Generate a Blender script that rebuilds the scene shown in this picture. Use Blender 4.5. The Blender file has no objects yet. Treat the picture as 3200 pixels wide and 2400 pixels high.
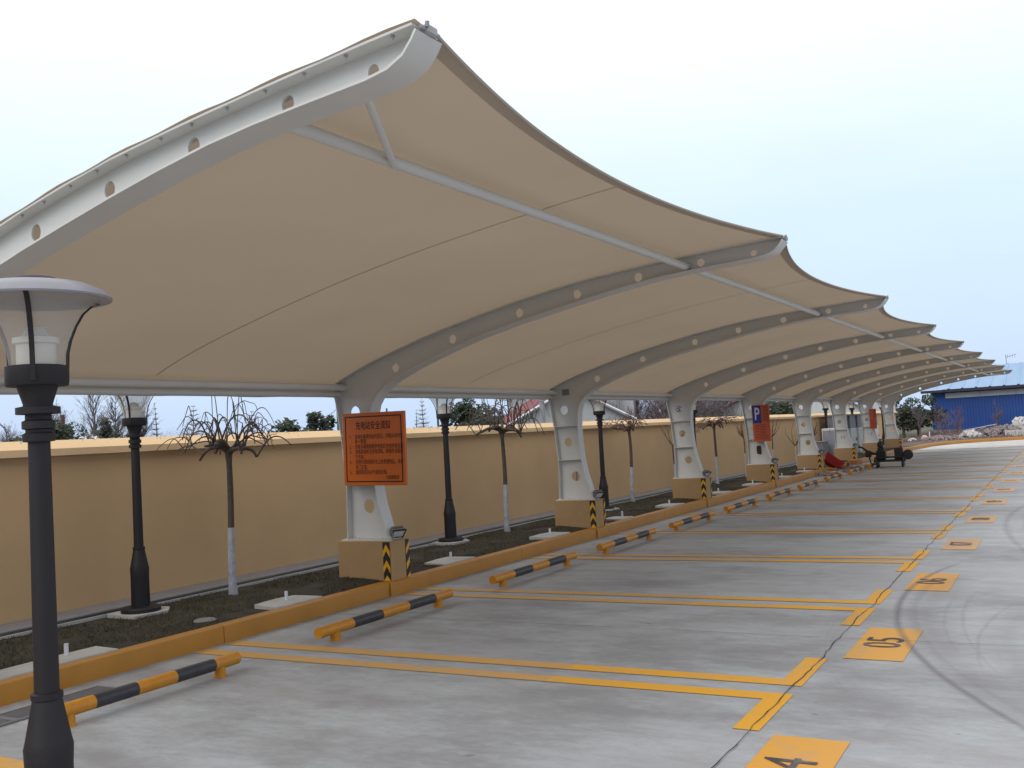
import bpy, bmesh, math, random
import numpy as np
from mathutils import Vector, Matrix, noise as mnoise
random.seed(7); rng = np.random.default_rng(7)
SC = bpy.context.scene
COL = SC.collection
R = math.radians

# ------------------------------------------------------------------ camera, sky, sun, exposure
cam_d = bpy.data.cameras.new("camera")
cam = bpy.data.objects.new("camera", cam_d); COL.objects.link(cam)
cam_d.sensor_fit = 'HORIZONTAL'; cam_d.sensor_width = 36.0; cam_d.lens = 35.02
cam_d.clip_start = 0.05; cam_d.clip_end = 2000
rot = Matrix(((0.48885937, -0.01778631, -0.87218127),
              (-0.87056812, -0.07404082, -0.48644531),
              (-0.05592495, 0.99709659, -0.05167975)))
cam.matrix_world = Matrix.Translation((0, 0, 1.6)) @ rot.to_4x4()
SC.camera = cam

SUN_EL, SUN_AZ = R(40), R(166)          # azimuth measured from +X towards +Y (direction the light comes from)
world = bpy.data.worlds.new("World"); SC.world = world; world.use_nodes = True
wn, wl = world.node_tree.nodes, world.node_tree.links
bg = wn["Background"]
sky = wn.new("ShaderNodeTexSky"); sky.sky_type = 'NISHITA'; sky.sun_disc = False
sky.sun_elevation = SUN_EL; sky.sun_rotation = R(90) - SUN_AZ
sky.air_density = 1.2; sky.dust_density = 4.0; sky.ozone_density = 1.0; sky.altitude = 20
tc = wn.new("ShaderNodeTexCoord")
sep = wn.new("ShaderNodeSeparateXYZ"); wl.new(tc.outputs["Generated"], sep.inputs[0])
# overcast: cloud luminance rises from horizon to zenith
ramp = wn.new("ShaderNodeValToRGB"); wl.new(sep.outputs["Z"], ramp.inputs[0])
el = ramp.color_ramp.elements
el[0].position = 0.0; el[0].color = (0.57, 0.71, 0.95, 1)
el[1].position = 0.80; el[1].color = (1.2, 1.18, 1.16, 1)
e = el.new(0.20); e.color = (0.71, 0.87, 1.02, 1)
e = el.new(0.32); e.color = (0.92, 1.02, 1.06, 1)
e = el.new(0.42); e.color = (1.08, 1.09, 1.09, 1)
cn = wn.new("ShaderNodeTexNoise"); cn.inputs["Scale"].default_value = 2.2; cn.inputs["Detail"].default_value = 5
cn.inputs["Roughness"].default_value = 0.55
mp = wn.new("ShaderNodeMapping"); mp.inputs["Scale"].default_value = (1, 1, 2.5); mp.inputs["Location"].default_value = (0.3, 0.1, 0.2)
wl.new(tc.outputs["Generated"], mp.inputs[0]); wl.new(mp.outputs[0], cn.inputs["Vector"])
cr = wn.new("ShaderNodeMapRange"); wl.new(cn.outputs["Fac"], cr.inputs[0])
cr.inputs["From Min"].default_value = 0.3; cr.inputs["From Max"].default_value = 0.7
cr.inputs["To Min"].default_value = 11.0; cr.inputs["To Max"].default_value = 11.9
mul = wn.new("ShaderNodeVectorMath"); mul.operation = 'SCALE'
wl.new(ramp.outputs[0], mul.inputs[0]); wl.new(cr.outputs[0], mul.inputs["Scale"])
mx = wn.new("ShaderNodeMixRGB"); mx.inputs[0].default_value = 0.86
wl.new(sky.outputs[0], mx.inputs[1]); wl.new(mul.outputs[0], mx.inputs[2])
wl.new(mx.outputs[0], bg.inputs[0]); bg.inputs[1].default_value = 0.10

sd = bpy.data.lights.new("sun", 'SUN'); sd.energy = 0.95; sd.angle = R(40); sd.color = (1, 0.97, 0.92)
sun = bpy.data.objects.new("sun", sd); COL.objects.link(sun)
sdir = Vector((math.cos(SUN_EL) * math.cos(SUN_AZ), math.cos(SUN_EL) * math.sin(SUN_AZ), math.sin(SUN_EL)))
sun.rotation_euler = sdir.to_track_quat('Z', 'Y').to_euler(); sun.location = (0, 0, 30)
SC.view_settings.view_transform = 'Standard'; SC.view_settings.look = 'None'
SC.view_settings.exposure = 0.04; SC.view_settings.gamma = 1.0; SC.view_settings.use_curve_mapping = False
SC.render.engine = 'CYCLES'; SC.cycles.max_bounces = 8; SC.cycles.transparent_max_bounces = 12

# ------------------------------------------------------------------ helpers
def tag(o, label=None, cat=None, group=None, kind=None):
    if label: o["label"] = label
    if cat: o["category"] = cat
    if group: o["group"] = group
    if kind: o["kind"] = kind
    return o
def empty(name, loc=(0, 0, 0), rz=0, label=None, cat=None, group=None, kind=None):
    o = bpy.data.objects.new(name, None); o.empty_display_size = 0.1; COL.objects.link(o)
    o.location = loc; o.rotation_euler = (0, 0, rz); return tag(o, label, cat, group, kind)
def link(name, me, parent=None, loc=(0, 0, 0), rot=(0, 0, 0), kind=None):
    o = bpy.data.objects.new(name, me); COL.objects.link(o); o.location = loc; o.rotation_euler = rot
    if parent: o.parent = parent
    if kind: o["kind"] = kind
    return o
def copy_tree(o, parent=None, sub=True):
    c = o.copy(); COL.objects.link(c)
    if parent is not None: c.parent = parent
    for ch in list(o.children): copy_tree(ch, c)
    return c

class MB:
    """collects shapes and links them as one mesh"""
    def __init__(s): s.v = []; s.f = []; s.fm = []; s.m = 0
    def add(s, vs, fs):
        n = len(s.v); s.v += [tuple(p) for p in vs]; s.f += [tuple(i + n for i in f) for f in fs]; s.fm += [s.m] * len(fs); return s
    def box(s, x0, x1, y0, y1, z0, z1, M=None, bev=0.0):
        if bev:
            b = bev; vs = []; 
            for z, i in ((z0, b), (z0 + b, 0), (z1 - b, 0), (z1, b)):
                for (x, y) in ((x0 + i, y0 + i), (x1 - i, y0 + i), (x1 - i, y1 - i), (x0 + i, y1 - i)): vs.append((x, y, z))
            fs = [(3, 2, 1, 0), (12, 13, 14, 15)]
            for k in range(3):
                for j in range(4): fs.append((4 * k + j, 4 * k + (j + 1) % 4, 4 * k + 4 + (j + 1) % 4, 4 * k + 4 + j))
        else:
            vs = [(x0, y0, z0), (x1, y0, z0), (x1, y1, z0), (x0, y1, z0), (x0, y0, z1), (x1, y0, z1), (x1, y1, z1), (x0, y1, z1)]
            fs = [(3, 2, 1, 0), (4, 5, 6, 7), (0, 1, 5, 4), (1, 2, 6, 5), (2, 3, 7, 6), (3, 0, 4, 7)]
        if M is not None: vs = [M @ Vector(p) for p in vs]
        return s.add(vs, fs)
    def tube(s, pts, rads, n=6, cap=True):
        pts = [Vector(p) for p in pts]
        if not hasattr(rads, '__len__'): rads = [rads] * len(pts)
        d0 = (pts[1] - pts[0]).normalized()
        up = Vector((0, 0, 1)) if abs(d0.z) < 0.9 else Vector((1, 0, 0))
        a = d0.cross(up).normalized(); vs = []
        for i, p in enumerate(pts):
            d = (pts[min(i + 1, len(pts) - 1)] - pts[max(i - 1, 0)])
            d = d.normalized() if d.length > 1e-9 else d0
            a = (a - d * a.dot(d)); a = a.normalized() if a.length > 1e-6 else d.orthogonal().normalized()
            b = d.cross(a)
            for k in range(n):
                t = 2 * math.pi * k / n; vs.append(p + (a * math.cos(t) + b * math.sin(t)) * rads[i])
        fs = []
        for i in range(len(pts) - 1):
            for k in range(n):
                fs.append((i * n + k, i * n + (k + 1) % n, (i + 1) * n + (k + 1) % n, (i + 1) * n + k))
        if cap: fs.append(tuple(range(n - 1, -1, -1))); fs.append(tuple((len(pts) - 1) * n + k for k in range(n)))
        return s.add(vs, fs)
    def lathe(s, prof, n=20, c=(0, 0, 0), closed=True):
        vs = []; fs = []
        for (r, z) in prof:
            for k in range(n):
                t = 2 * math.pi * k / n; vs.append((c[0] + r * math.cos(t), c[1] + r * math.sin(t), c[2] + z))
        for i in range(len(prof) - 1):
            for k in range(n):
                fs.append((i * n + k, i * n + (k + 1) % n, (i + 1) * n + (k + 1) % n, (i + 1) * n + k))
        if closed:
            if prof[0][0] > 1e-5: fs.append(tuple(range(n - 1, -1, -1)))
            if prof[-1][0] > 1e-5: fs.append(tuple((len(prof) - 1) * n + k for k in range(n)))
        return s.add(vs, fs)
    def poly(s, pts): return s.add(pts, [tuple(range(len(pts)))])
    def prism(s, pts2, z0, z1):
        n = len(pts2); vs = [(x, y, z0) for x, y in pts2] + [(x, y, z1) for x, y in pts2]
        fs = [tuple(range(n - 1, -1, -1)), tuple(range(n, 2 * n))] + [(i, (i + 1) % n, n + (i + 1) % n, n + i) for i in range(n)]
        return s.add(vs, fs)
    def mesh(s, name, mats, smooth=False):
        me = bpy.data.meshes.new(name); me.from_pydata(s.v, [], s.f)
        for m in (mats if isinstance(mats, (list, tuple)) else [mats]): me.materials.append(m)
        if isinstance(mats, (list, tuple)): me.polygons.foreach_set("material_index", s.fm)
        if smooth:
            me.polygons.foreach_set("use_smooth", [True] * len(me.polygons))
            try: me.set_sharp_from_angle(angle=R(35))
            except Exception: pass
        me.update(); return me
    def build(s, name, mats, parent=None, smooth=False, loc=(0, 0, 0), rot=(0, 0, 0), kind=None):
        return link(name, s.mesh(name, mats, smooth), parent, loc, rot, kind)

def nmat(name):
    m = bpy.data.materials.new(name); m.use_nodes = True
    nt = m.node_tree; return m, nt, nt.nodes, nt.links, nt.nodes["Principled BSDF"]
def mat(name, col, rough=0.6, var=0.08, scale=6.0, bump=0.0, bscale=60.0, metal=0.0, dirt=0.0, dirtcol=(0.12, 0.1, 0.08), space="Object", spec=0.4, stretch=(1, 1, 1), dscale=2.0):
    m, nt, N, L, P = nmat(name)
    t = N.new("ShaderNodeTexCoord"); mpn = N.new("ShaderNodeMapping"); mpn.inputs["Scale"].default_value = stretch
    L.new(t.outputs[space], mpn.inputs[0])
    n1 = N.new("ShaderNodeTexNoise"); n1.inputs["Scale"].default_value = scale; n1.inputs["Detail"].default_value = 6
    L.new(mpn.outputs[0], n1.inputs["Vector"])
    mr = N.new("ShaderNodeMapRange"); L.new(n1.outputs["Fac"], mr.inputs[0])
    mr.inputs[1].default_value = 0.25; mr.inputs[2].default_value = 0.75
    mr.inputs[3].default_value = 1 - var; mr.inputs[4].default_value = 1 + var
    vm = N.new("ShaderNodeVectorMath"); vm.operation = 'SCALE'; vm.inputs[0].default_value = col; L.new(mr.outputs[0], vm.inputs["Scale"])
    out = vm.outputs[0]
    if dirt:
        n2 = N.new("ShaderNodeTexNoise"); n2.inputs["Scale"].default_value = dscale; n2.inputs["Detail"].default_value = 9; n2.inputs["Roughness"].default_value = 0.7
        L.new(mpn.outputs[0], n2.inputs["Vector"])
        m2 = N.new("ShaderNodeMapRange"); L.new(n2.outputs["Fac"], m2.inputs[0]); m2.inputs[1].default_value = 0.5; m2.inputs[2].default_value = 0.75
        m2.inputs[3].default_value = 0; m2.inputs[4].default_value = dirt
        mm = N.new("ShaderNodeMixRGB"); L.new(m2.outputs[0], mm.inputs[0]); L.new(out, mm.inputs[1]); mm.inputs[2].default_value = (*dirtcol, 1); out = mm.outputs[0]
    L.new(out, P.inputs["Base Color"]); P.inputs["Roughness"].default_value = rough; P.inputs["Metallic"].default_value = metal
    P.inputs["Specular IOR Level"].default_value = spec
    if bump:
        n3 = N.new("ShaderNodeTexNoise"); n3.inputs["Scale"].default_value = bscale; n3.inputs["Detail"].default_value = 5; L.new(t.outputs[space], n3.inputs["Vector"])
        b = N.new("ShaderNodeBump"); b.inputs["Strength"].default_value = bump; b.inputs["Distance"].default_value = 0.01
        L.new(n3.outputs["Fac"], b.inputs["Height"]); L.new(b.outputs[0], P.inputs["Normal"])
    return m

# tyre marks in ground coordinates, shared by the concrete and the paint on it
ARCS = [  # cx, cy, radius, half width, start x, end x, strength
    (9.51, -6.09, 7.49, 0.045, 4.6, 11.6, 0.75), (9.51, -6.09, 7.36, 0.10, 5.2, 10.6, 0.40),
    (9.0, -6.21, 7.21, 0.05, 6.6, 9.8, 0.32), (9.0, -6.21, 7.08, 0.03, 6.0, 9.8, 0.25),
    (8.35, -3.92, 5.66, 0.02, 5.6, 8.9, 0.28), (8.35, -3.92, 5.60, 0.012, 5.6, 8.9, 0.25), (8.35, -3.92, 5.53, 0.015, 5.6, 8.7, 0.24),
    (7.80, -4.96, 5.64, 0.03, 6.3, 9.6, 0.32), (7.80, -4.96, 5.52, 0.02, 6.2, 9.6, 0.25),
    (8.9, -6.6, 7.62, 0.03, 4.2, 5.9, 0.34), (8.9, -6.6, 7.50, 0.02, 4.2, 5.9, 0.3), (8.9, -6.6, 7.35, 0.02, 4.2, 6.1, 0.3), (8.9, -6.6, 7.22, 0.015, 4.2, 6.2, 0.28),
    (9.3, -6.15, 7.30, 0.28, 5.0, 11.0, 0.30), (8.35, -3.92, 5.60, 0.22, 5.4, 9.0, 0.22), (8.0, -5.1, 5.6, 0.25, 6.0, 9.8, 0.28), (8.9, -6.6, 7.4, 0.35, 4.0, 6.6, 0.30), (9.0, -6.2, 6.6, 0.10, 5.6, 10.5, 0.25), (9.0, -6.2, 6.3, 0.05, 5.2, 10.5, 0.22), (9.0, -6.2, 6.0, 0.12, 5.0, 10.5, 0.2),
    (16.08, -17.07, 17.98, 0.06, 12.0, 19.0, 0.35), (16.08, -17.07, 17.75, 0.05, 11.0, 19.0, 0.25), (14.5, -7.5, 8.3, 0.04, 9.5, 15, 0.25)]
tg = bpy.data.node_groups.new("tyre_marks", "ShaderNodeTree")
tg.interface.new_socket("Fac", in_out='OUTPUT', socket_type='NodeSocketFloat')
gN, gL = tg.nodes, tg.links
go = gN.new("NodeGroupOutput"); geo = gN.new("ShaderNodeNewGeometry"); gs = gN.new("ShaderNodeSeparateXYZ"); gL.new(geo.outputs["Position"], gs.inputs[0])
def gm(op, a, b=None, c=None, clamp=False):
    n = gN.new("ShaderNodeMath"); n.operation = op; n.use_clamp = clamp
    for i, v in enumerate((a, b, c)):
        if v is None: continue
        if isinstance(v, (int, float)): n.inputs[i].default_value = v
        else: gL.new(v, n.inputs[i])
    return n.outputs[0]
gnz = gN.new("ShaderNodeTexNoise"); gnz.inputs["Scale"].default_value = 1.7; gnz.inputs["Detail"].default_value = 7; gnz.inputs["Roughness"].default_value = 0.65; gL.new(geo.outputs["Position"], gnz.inputs["Vector"])
wob = gm('MULTIPLY', gm('SUBTRACT', gnz.outputs["Fac"], 0.5), 0.05)
acc = None
for (cx, cy, r, hw, xa, xb, st) in ARCS:
    dx = gm('SUBTRACT', gs.outputs[0], cx); dy = gm('SUBTRACT', gs.outputs[1], cy)
    d = gm('SQRT', gm('ADD', gm('MULTIPLY', dx, dx), gm('MULTIPLY', dy, dy)))
    d = gm('ABSOLUTE', gm('SUBTRACT', gm('ADD', d, wob), r))
    band = gm('SUBTRACT', 1.0, gm('DIVIDE', d, hw), clamp=True)
    fa = gm('MULTIPLY', gm('SUBTRACT', gs.outputs[0], xa), 1.6, clamp=True); fb = gm('MULTIPLY', gm('SUBTRACT', xb, gs.outputs[0]), 1.6, clamp=True)
    side = gm('GREATER_THAN', gs.outputs[1], cy)
    v = gm('MULTIPLY', gm('MULTIPLY', band, gm('MULTIPLY', fa, fb)), gm('MULTIPLY', side, st))
    acc = v if acc is None else gm('MAXIMUM', acc, v)
brk = gm('MULTIPLY_ADD', gnz.outputs["Fac"], 2.4, -0.20, clamp=True)
gL.new(gm('MULTIPLY', acc, brk), go.inputs[0])

def concrete(name, col, tyre=True, rough=0.62):
    m, nt, N, L, P = nmat(name)
    g = N.new("ShaderNodeNewGeometry")
    def nz(sc, det, ro, st=(1, 1, 1), off=0):
        mpn = N.new("ShaderNodeMapping"); mpn.inputs["Scale"].default_value = st; mpn.inputs["Location"].default_value = (off, off * 1.7, off); L.new(g.outputs["Position"], mpn.inputs[0])
        n = N.new("ShaderNodeTexNoise"); n.inputs["Scale"].default_value = sc; n.inputs["Detail"].default_value = det; n.inputs["Roughness"].default_value = ro
        L.new(mpn.outputs[0], n.inputs["Vector"]); return n.outputs["Fac"]
    def rng_(f, a, b, c, d):
        mr = N.new("ShaderNodeMapRange"); L.new(f, mr.inputs[0]); 
        for i, v in enumerate((a, b, c, d)): mr.inputs[i + 1].default_value = v
        return mr.outputs[0]
    def mixc(f, a, c, mode='MIX'):
        n = N.new("ShaderNodeMixRGB"); n.blend_type = mode; L.new(f, n.inputs[0]); L.new(a, n.inputs[1])
        n.inputs[2].default_value = (*c, 1); return n.outputs[0]
    base = N.new("ShaderNodeRGB"); base.outputs[0].default_value = (*col, 1); o = base.outputs[0]
    o = mixc(rng_(nz(0.35, 4, 0.6), 0.35, 0.65, 0, 0.7), o, (col[0] * 0.93, col[1] * 0.84, col[2] * 0.83))          # broad warm grey areas
    o = mixc(rng_(nz(1.1, 10, 0.76, (1.4, 0.5, 1), 3), 0.42, 0.62, 0, 0.9), o, (col[0] * 1.20, col[1] * 1.23, col[2] * 1.24))  # brushed pale streaks
    o = mixc(rng_(nz(0.8, 8, 0.75, (1.2, 0.6, 1), 9), 0.47, 0.64, 0, 0.72), o, (0.19, 0.185, 0.195))                  # oily dark stains
    o = mixc(rng_(nz(2.6, 10, 0.80, (2.0, 0.6, 1), 5), 0.48, 0.70, 0, 0.55), o, (0.24, 0.225, 0.23))               # smears
    o = mixc(rng_(nz(8, 10, 0.82, (1.6, 0.8, 1), 15), 0.48, 0.72, 0, 0.45), o, (col[0] * 0.6, col[1] * 0.57, col[2] * 0.57))
    sp = N.new("ShaderNodeTexVoronoi"); sp.inputs["Scale"].default_value = 2.1; sp.inputs["Randomness"].default_value = 1; wv = N.new("ShaderNodeVectorMath"); wv.operation = 'MULTIPLY'; wv.inputs[1].default_value = (1.0, 0.7, 1); L.new(g.outputs["Position"], wv.inputs[0])
    wa = N.new("ShaderNodeTexNoise"); wa.inputs["Scale"].default_value = 14; L.new(g.outputs["Position"], wa.inputs["Vector"])
    wb = N.new("ShaderNodeVectorMath"); wb.operation = 'SCALE'; wb.inputs["Scale"].default_value = 0.07; L.new(wa.outputs["Color"], wb.inputs[0]); wc = N.new("ShaderNodeVectorMath"); L.new(wv.outputs[0], wc.inputs[0]); L.new(wb.outputs[0], wc.inputs[1]); L.new(wc.outputs[0], sp.inputs["Vector"])
    o = mixc(rng_(sp.outputs["Distance"], 0.035, 0.05, 0.6, 0), o, (0.13, 0.13, 0.13))                              # oil drips
    o = mixc(rng_(nz(90, 3, 0.6), 0.3, 0.8, 0.0, 0.35), o, (col[0] * 0.74, col[1] * 0.74, col[2] * 0.74))           # grain
    if tyre:
        t = N.new("ShaderNodeGroup"); t.node_tree = tg
        o = mixc(t.outputs[0], o, (0.13, 0.115, 0.13))
    L.new(o, P.inputs["Base Color"]); P.inputs["Roughness"].default_value = rough; P.inputs["Specular IOR Level"].default_value = 0.35
    b = N.new("ShaderNodeBump"); b.inputs["Strength"].default_value = 0.18; b.inputs["Distance"].default_value = 0.004
    L.new(nz(130, 4, 0.6), b.inputs["Height"]); L.new(b.outputs[0], P.inputs["Normal"])
    return m
def paint(name, col, wear=0.5):
    m, nt, N, L, P = nmat(name)
    g = N.new("ShaderNodeNewGeometry")
    n = N.new("ShaderNodeTexNoise"); n.inputs["Scale"].default_value = 3.5; n.inputs["Detail"].default_value = 10; n.inputs["Roughness"].default_value = 0.72; L.new(g.outputs["Position"], n.inputs["Vector"])
    n2 = N.new("ShaderNodeTexNoise"); n2.inputs["Scale"].default_value = 0.8; n2.inputs["Detail"].default_value = 4; L.new(g.outputs["Position"], n2.inputs["Vector"])
    mr = N.new("ShaderNodeMapRange"); L.new(n.outputs["Fac"], mr.inputs[0]); mr.inputs[1].default_value = 0.50; mr.inputs[2].default_value = 0.78; mr.inputs[3].default_value = 0; mr.inputs[4].default_value = wear
    m2 = N.new("ShaderNodeMapRange"); L.new(n2.outputs["Fac"], m2.inputs[0]); m2.inputs[1].default_value = 0.42; m2.inputs[2].default_value = 0.7; m2.inputs[3].default_value = 0; m2.inputs[4].default_value = 0.5
    a = N.new("ShaderNodeMixRGB"); L.new(m2.outputs[0], a.inputs[0]); a.inputs[1].default_value = (*col, 1); a.inputs[2].default_value = (col[0] * 0.92, col[1] * 0.98, col[2] * 2.6, 1)
    b = N.new("ShaderNodeMixRGB"); L.new(mr.outputs[0], b.inputs[0]); L.new(a.outputs[0], b.inputs[1]); b.inputs[2].default_value = (0.36, 0.32, 0.27, 1)
    t = N.new("ShaderNodeGroup"); t.node_tree = tg
    c = N.new("ShaderNodeMixRGB"); L.new(t.outputs[0], c.inputs[0]); L.new(b.outputs[0], c.inputs[1]); c.inputs[2].default_value = (0.16, 0.12, 0.09, 1)
    L.new(c.outputs[0], P.inputs["Base Color"]); P.inputs["Roughness"].default_value = 0.55; P.inputs["Specular IOR Level"].default_value = 0.35
    return m

M = {}
M['concrete'] = concrete("pavement_concrete", (0.37, 0.39, 0.415))
M['fresh'] = concrete("fresh_concrete", (0.56, 0.56, 0.55), tyre=False)
M['slab'] = mat("slab_concrete", (0.44, 0.44, 0.43), 0.75, 0.1, 9, 0.25, 80, dirt=0.3)
M['strip'] = mat("gutter_concrete", (0.23, 0.22, 0.23), 0.8, 0.12, 4, 0.3, 60, dirt=0.4)
M['line'] = paint("line_paint", (0.72, 0.36, 0.03), 0.6)
M['line_worn'] = paint("worn_line_paint", (0.60, 0.33, 0.07), 0.8)
M['panelp'] = paint("number_panel_paint", (0.68, 0.34, 0.05), 0.6)
M['panel_worn'] = paint("worn_panel_paint", (0.56, 0.33, 0.12), 0.95)
M['digit'] = paint("digit_paint", (0.06, 0.05, 0.055), 0.75)
M['crack'] = mat("joint_filler", (0.035, 0.033, 0.035), 0.9, 0.3, 20)
M['kerb'] = mat("kerb_paint", (0.42, 0.185, 0.018), 0.5, 0.14, 3, 0.2, 50, dirt=0.45, dirtcol=(0.26, 0.12, 0.03), dscale=3)
M['yellow'] = mat("stop_yellow", (0.50, 0.205, 0.014), 0.4, 0.12, 12, 0.05, 60, dirt=0.3, dirtcol=(0.35, 0.2, 0.08))
M['black'] = mat("stop_black", (0.036, 0.036, 0.042), 0.45, 0.2, 15, 0.05, 60, dirt=0.25, dirtcol=(0.14, 0.13, 0.12))
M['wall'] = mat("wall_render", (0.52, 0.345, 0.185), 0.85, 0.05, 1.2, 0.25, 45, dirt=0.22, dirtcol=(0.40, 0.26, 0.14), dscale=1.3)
M['cap'] = mat("skylit_cap_render", (0.66, 0.46, 0.26), 0.85, 0.06, 2.0, 0.25, 45, dirt=0.3, dirtcol=(0.42, 0.33, 0.22))  # skylight on the cap is put into a paler tone than the wall
M['plinth'] = mat("plinth_render", (0.38, 0.245, 0.12), 0.8, 0.07, 5, 0.3, 60, dirt=0.25, dirtcol=(0.30, 0.2, 0.11))
M['steel'] = mat("white_steel_paint", (0.60, 0.60, 0.585), 0.45, 0.05, 4, 0.0, dirt=0.35, dirtcol=(0.46, 0.43, 0.39))
M['lamp'] = mat("lamp_black_paint", (0.010, 0.0075, 0.010), 0.55, 0.2, 8, 0.1, 90)
M['lampwhite'] = mat("lamp_white_plastic", (0.74, 0.74, 0.72), 0.4, 0.04)
M['lid'] = mat("lamp_lid", (0.25, 0.25, 0.29), 0.35, 0.06, dirt=0.35, dirtcol=(0.25, 0.22, 0.22), dscale=8)
M['capdark'] = mat("lamp_cap", (0.05, 0.04, 0.08), 0.5)
M['orange'] = mat("sign_orange", (0.60, 0.135, 0.018), 0.4, 0.05, 3, dirt=0.15, dirtcol=(0.5, 0.12, 0.04))
M['signred'] = mat("sign_redorange", (0.52, 0.10, 0.04), 0.5, 0.08, 6)
M['signblue'] = mat("sign_blue", (0.02, 0.03, 0.22), 0.45, 0.06)
M['signwhite'] = mat("sign_white", (0.6, 0.6, 0.66), 0.5, 0.04)
M['ink'] = mat("sign_ink", (0.035, 0.010, 0.008), 0.6, 0.1)
M['aluminium'] = mat("sign_edge", (0.5, 0.5, 0.55), 0.4, 0.05, metal=0.3)
M['chevy'] = mat("chevron_yellow", (0.72, 0.36, 0.02), 0.4, 0.08, 12)
M['chevk'] = mat("chevron_black", (0.022, 0.022, 0.025), 0.45, 0.15, 12, dirt=0.2)
M['grey'] = mat("grey_metal", (0.20, 0.20, 0.215), 0.5, 0.1, 10, metal=0.2)
M['galv'] = mat("galvanised", (0.33, 0.33, 0.34), 0.5, 0.15, 20)
M['bark'] = mat("bark", (0.085, 0.066, 0.055), 0.9, 0.35, 25, 0.8, 70)
M['barkred'] = mat("reddish_bark", (0.10, 0.06, 0.048), 0.9, 0.3, 25, 0.8, 70)
M['white'] = mat("whitewash", (0.40, 0.41, 0.46), 0.85, 0.2, 14, 0.4, 60, dirt=0.85, dirtcol=(0.17, 0.16, 0.16), dscale=11)
M['twig'] = mat("far_twigs", (0.15, 0.125, 0.135), 0.9, 0.2, 0.6)
M['twigred'] = mat("far_red_twigs", (0.15, 0.10, 0.105), 0.9, 0.2, 0.6)
M['twighazed'] = mat("far_hazed_twigs", (0.26, 0.25, 0.275), 0.9, 0.15, 0.6)  # distance haze is mixed into this lighter twig colour
M['dark_leaf'] = mat("evergreen_leaf", (0.035, 0.05, 0.028), 0.7, 0.45, 3)
M['dark_leaf2'] = mat("evergreen_leaf_grey", (0.055, 0.06, 0.045), 0.7, 0.4, 2)
M['soil'] = mat("bed_soil", (0.036, 0.030, 0.022), 0.95, 0.4, 5, 0.9, 40, space="Object", dirt=0.6, dirtcol=(0.06, 0.05, 0.032), dscale=6)
M['dirt'] = mat("rubble_dirt", (0.13, 0.095, 0.085), 0.95, 0.35, 1.2, 0.8, 8, dirt=0.5, dirtcol=(0.2, 0.16, 0.15))
M['field'] = mat("field", (0.09, 0.085, 0.055), 0.95, 0.3, 0.1)
M['blue'] = mat("blue_sheet", (0.012, 0.055, 0.24), 0.5, 0.12, 0.5, dirt=0.3, dirtcol=(0.03, 0.06, 0.2), dscale=0.4)
M['blueroof'] = mat("pale_blue_roof", (0.24, 0.38, 0.58), 0.5, 0.08, 0.4, stretch=(1, 4, 1))
M['eave'] = mat("eave_dark", (0.03, 0.025, 0.045), 0.7)
M['band'] = mat("white_band", (0.42, 0.46, 0.47), 0.6, 0.1, 0.8)
M['rubble'] = mat("pale_rubble", (0.55, 0.53, 0.53), 0.9, 0.3, 2)
M['rubblegrey'] = mat("grey_rubble", (0.26, 0.22, 0.22), 0.9, 0.4, 2)
M['cabinet'] = mat("cabinet_white", (0.56, 0.58, 0.58), 0.45, 0.06, 2)
M['cabinetgrey'] = mat("cabinet_grey", (0.20, 0.21, 0.23), 0.5, 0.06, 2)
M['door'] = mat("cabinet_door", (0.24, 0.25, 0.30), 0.5, 0.08, 2)
M['redpaint'] = mat("red_bin", (0.40, 0.03, 0.035), 0.5, 0.12, 6)
M['brick'] = mat("orange_brick", (0.42, 0.17, 0.075), 0.85, 0.2, 10)
M['machine'] = mat("machine_black", (0.02, 0.02, 0.02), 0.6, 0.3, 10, dirt=0.2, dirtcol=(0.06, 0.05, 0.04))
M['redroof'] = mat("red_tile_roof", (0.20, 0.06, 0.07), 0.8, 0.15, 1.5)
M['render'] = mat("pale_render", (0.42, 0.43, 0.45), 0.8, 0.08, 0.6)
M['pole'] = mat("pole_concrete", (0.26, 0.26, 0.28), 0.8, 0.1)
M['polegreen'] = mat("pole_dark_green", (0.05, 0.10, 0.11), 0.6)
M['winter'] = mat("winter_grass", (0.066, 0.060, 0.030), 0.9, 0.55, 2.2, dirt=0.7, dirtcol=(0.11, 0.085, 0.05), dscale=2)

def fabric(name, col, trans):
    m, nt, N, L, P = nmat(name); N.remove(P); out = N["Material Output"]
    g = N.new("ShaderNodeTexCoord"); n = N.new("ShaderNodeTexNoise"); n.inputs["Scale"].default_value = 0.7; n.inputs["Detail"].default_value = 5; L.new(g.outputs["Object"], n.inputs["Vector"])
    mr = N.new("ShaderNodeMapRange"); L.new(n.outputs["Fac"], mr.inputs[0]); mr.inputs[1].default_value = 0.25; mr.inputs[2].default_value = 0.75; mr.inputs[3].default_value = 0.96; mr.inputs[4].default_value = 1.04
    vm = N.new("ShaderNodeVectorMath"); vm.operation = 'SCALE'; vm.inputs[0].default_value = col; L.new(mr.outputs[0], vm.inputs["Scale"])
    d = N.new("ShaderNodeBsdfDiffuse"); L.new(vm.outputs[0], d.inputs[0])
    t = N.new("ShaderNodeBsdfTranslucent"); vt = N.new("ShaderNodeVectorMath"); vt.operation = 'MULTIPLY'; L.new(vm.outputs[0], vt.inputs[0]); vt.inputs[1].default_value = (1.0, 0.83, 0.66); L.new(vt.outputs[0], t.inputs[0])
    ms = N.new("ShaderNodeMixShader"); ms.inputs[0].default_value = trans; L.new(d.outputs[0], ms.inputs[1]); L.new(t.outputs[0], ms.inputs[2])
    L.new(ms.outputs[0], out.inputs[0]); return m
M['membrane'] = fabric("membrane_fabric", (0.43, 0.392, 0.34), 0.27)
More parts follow.
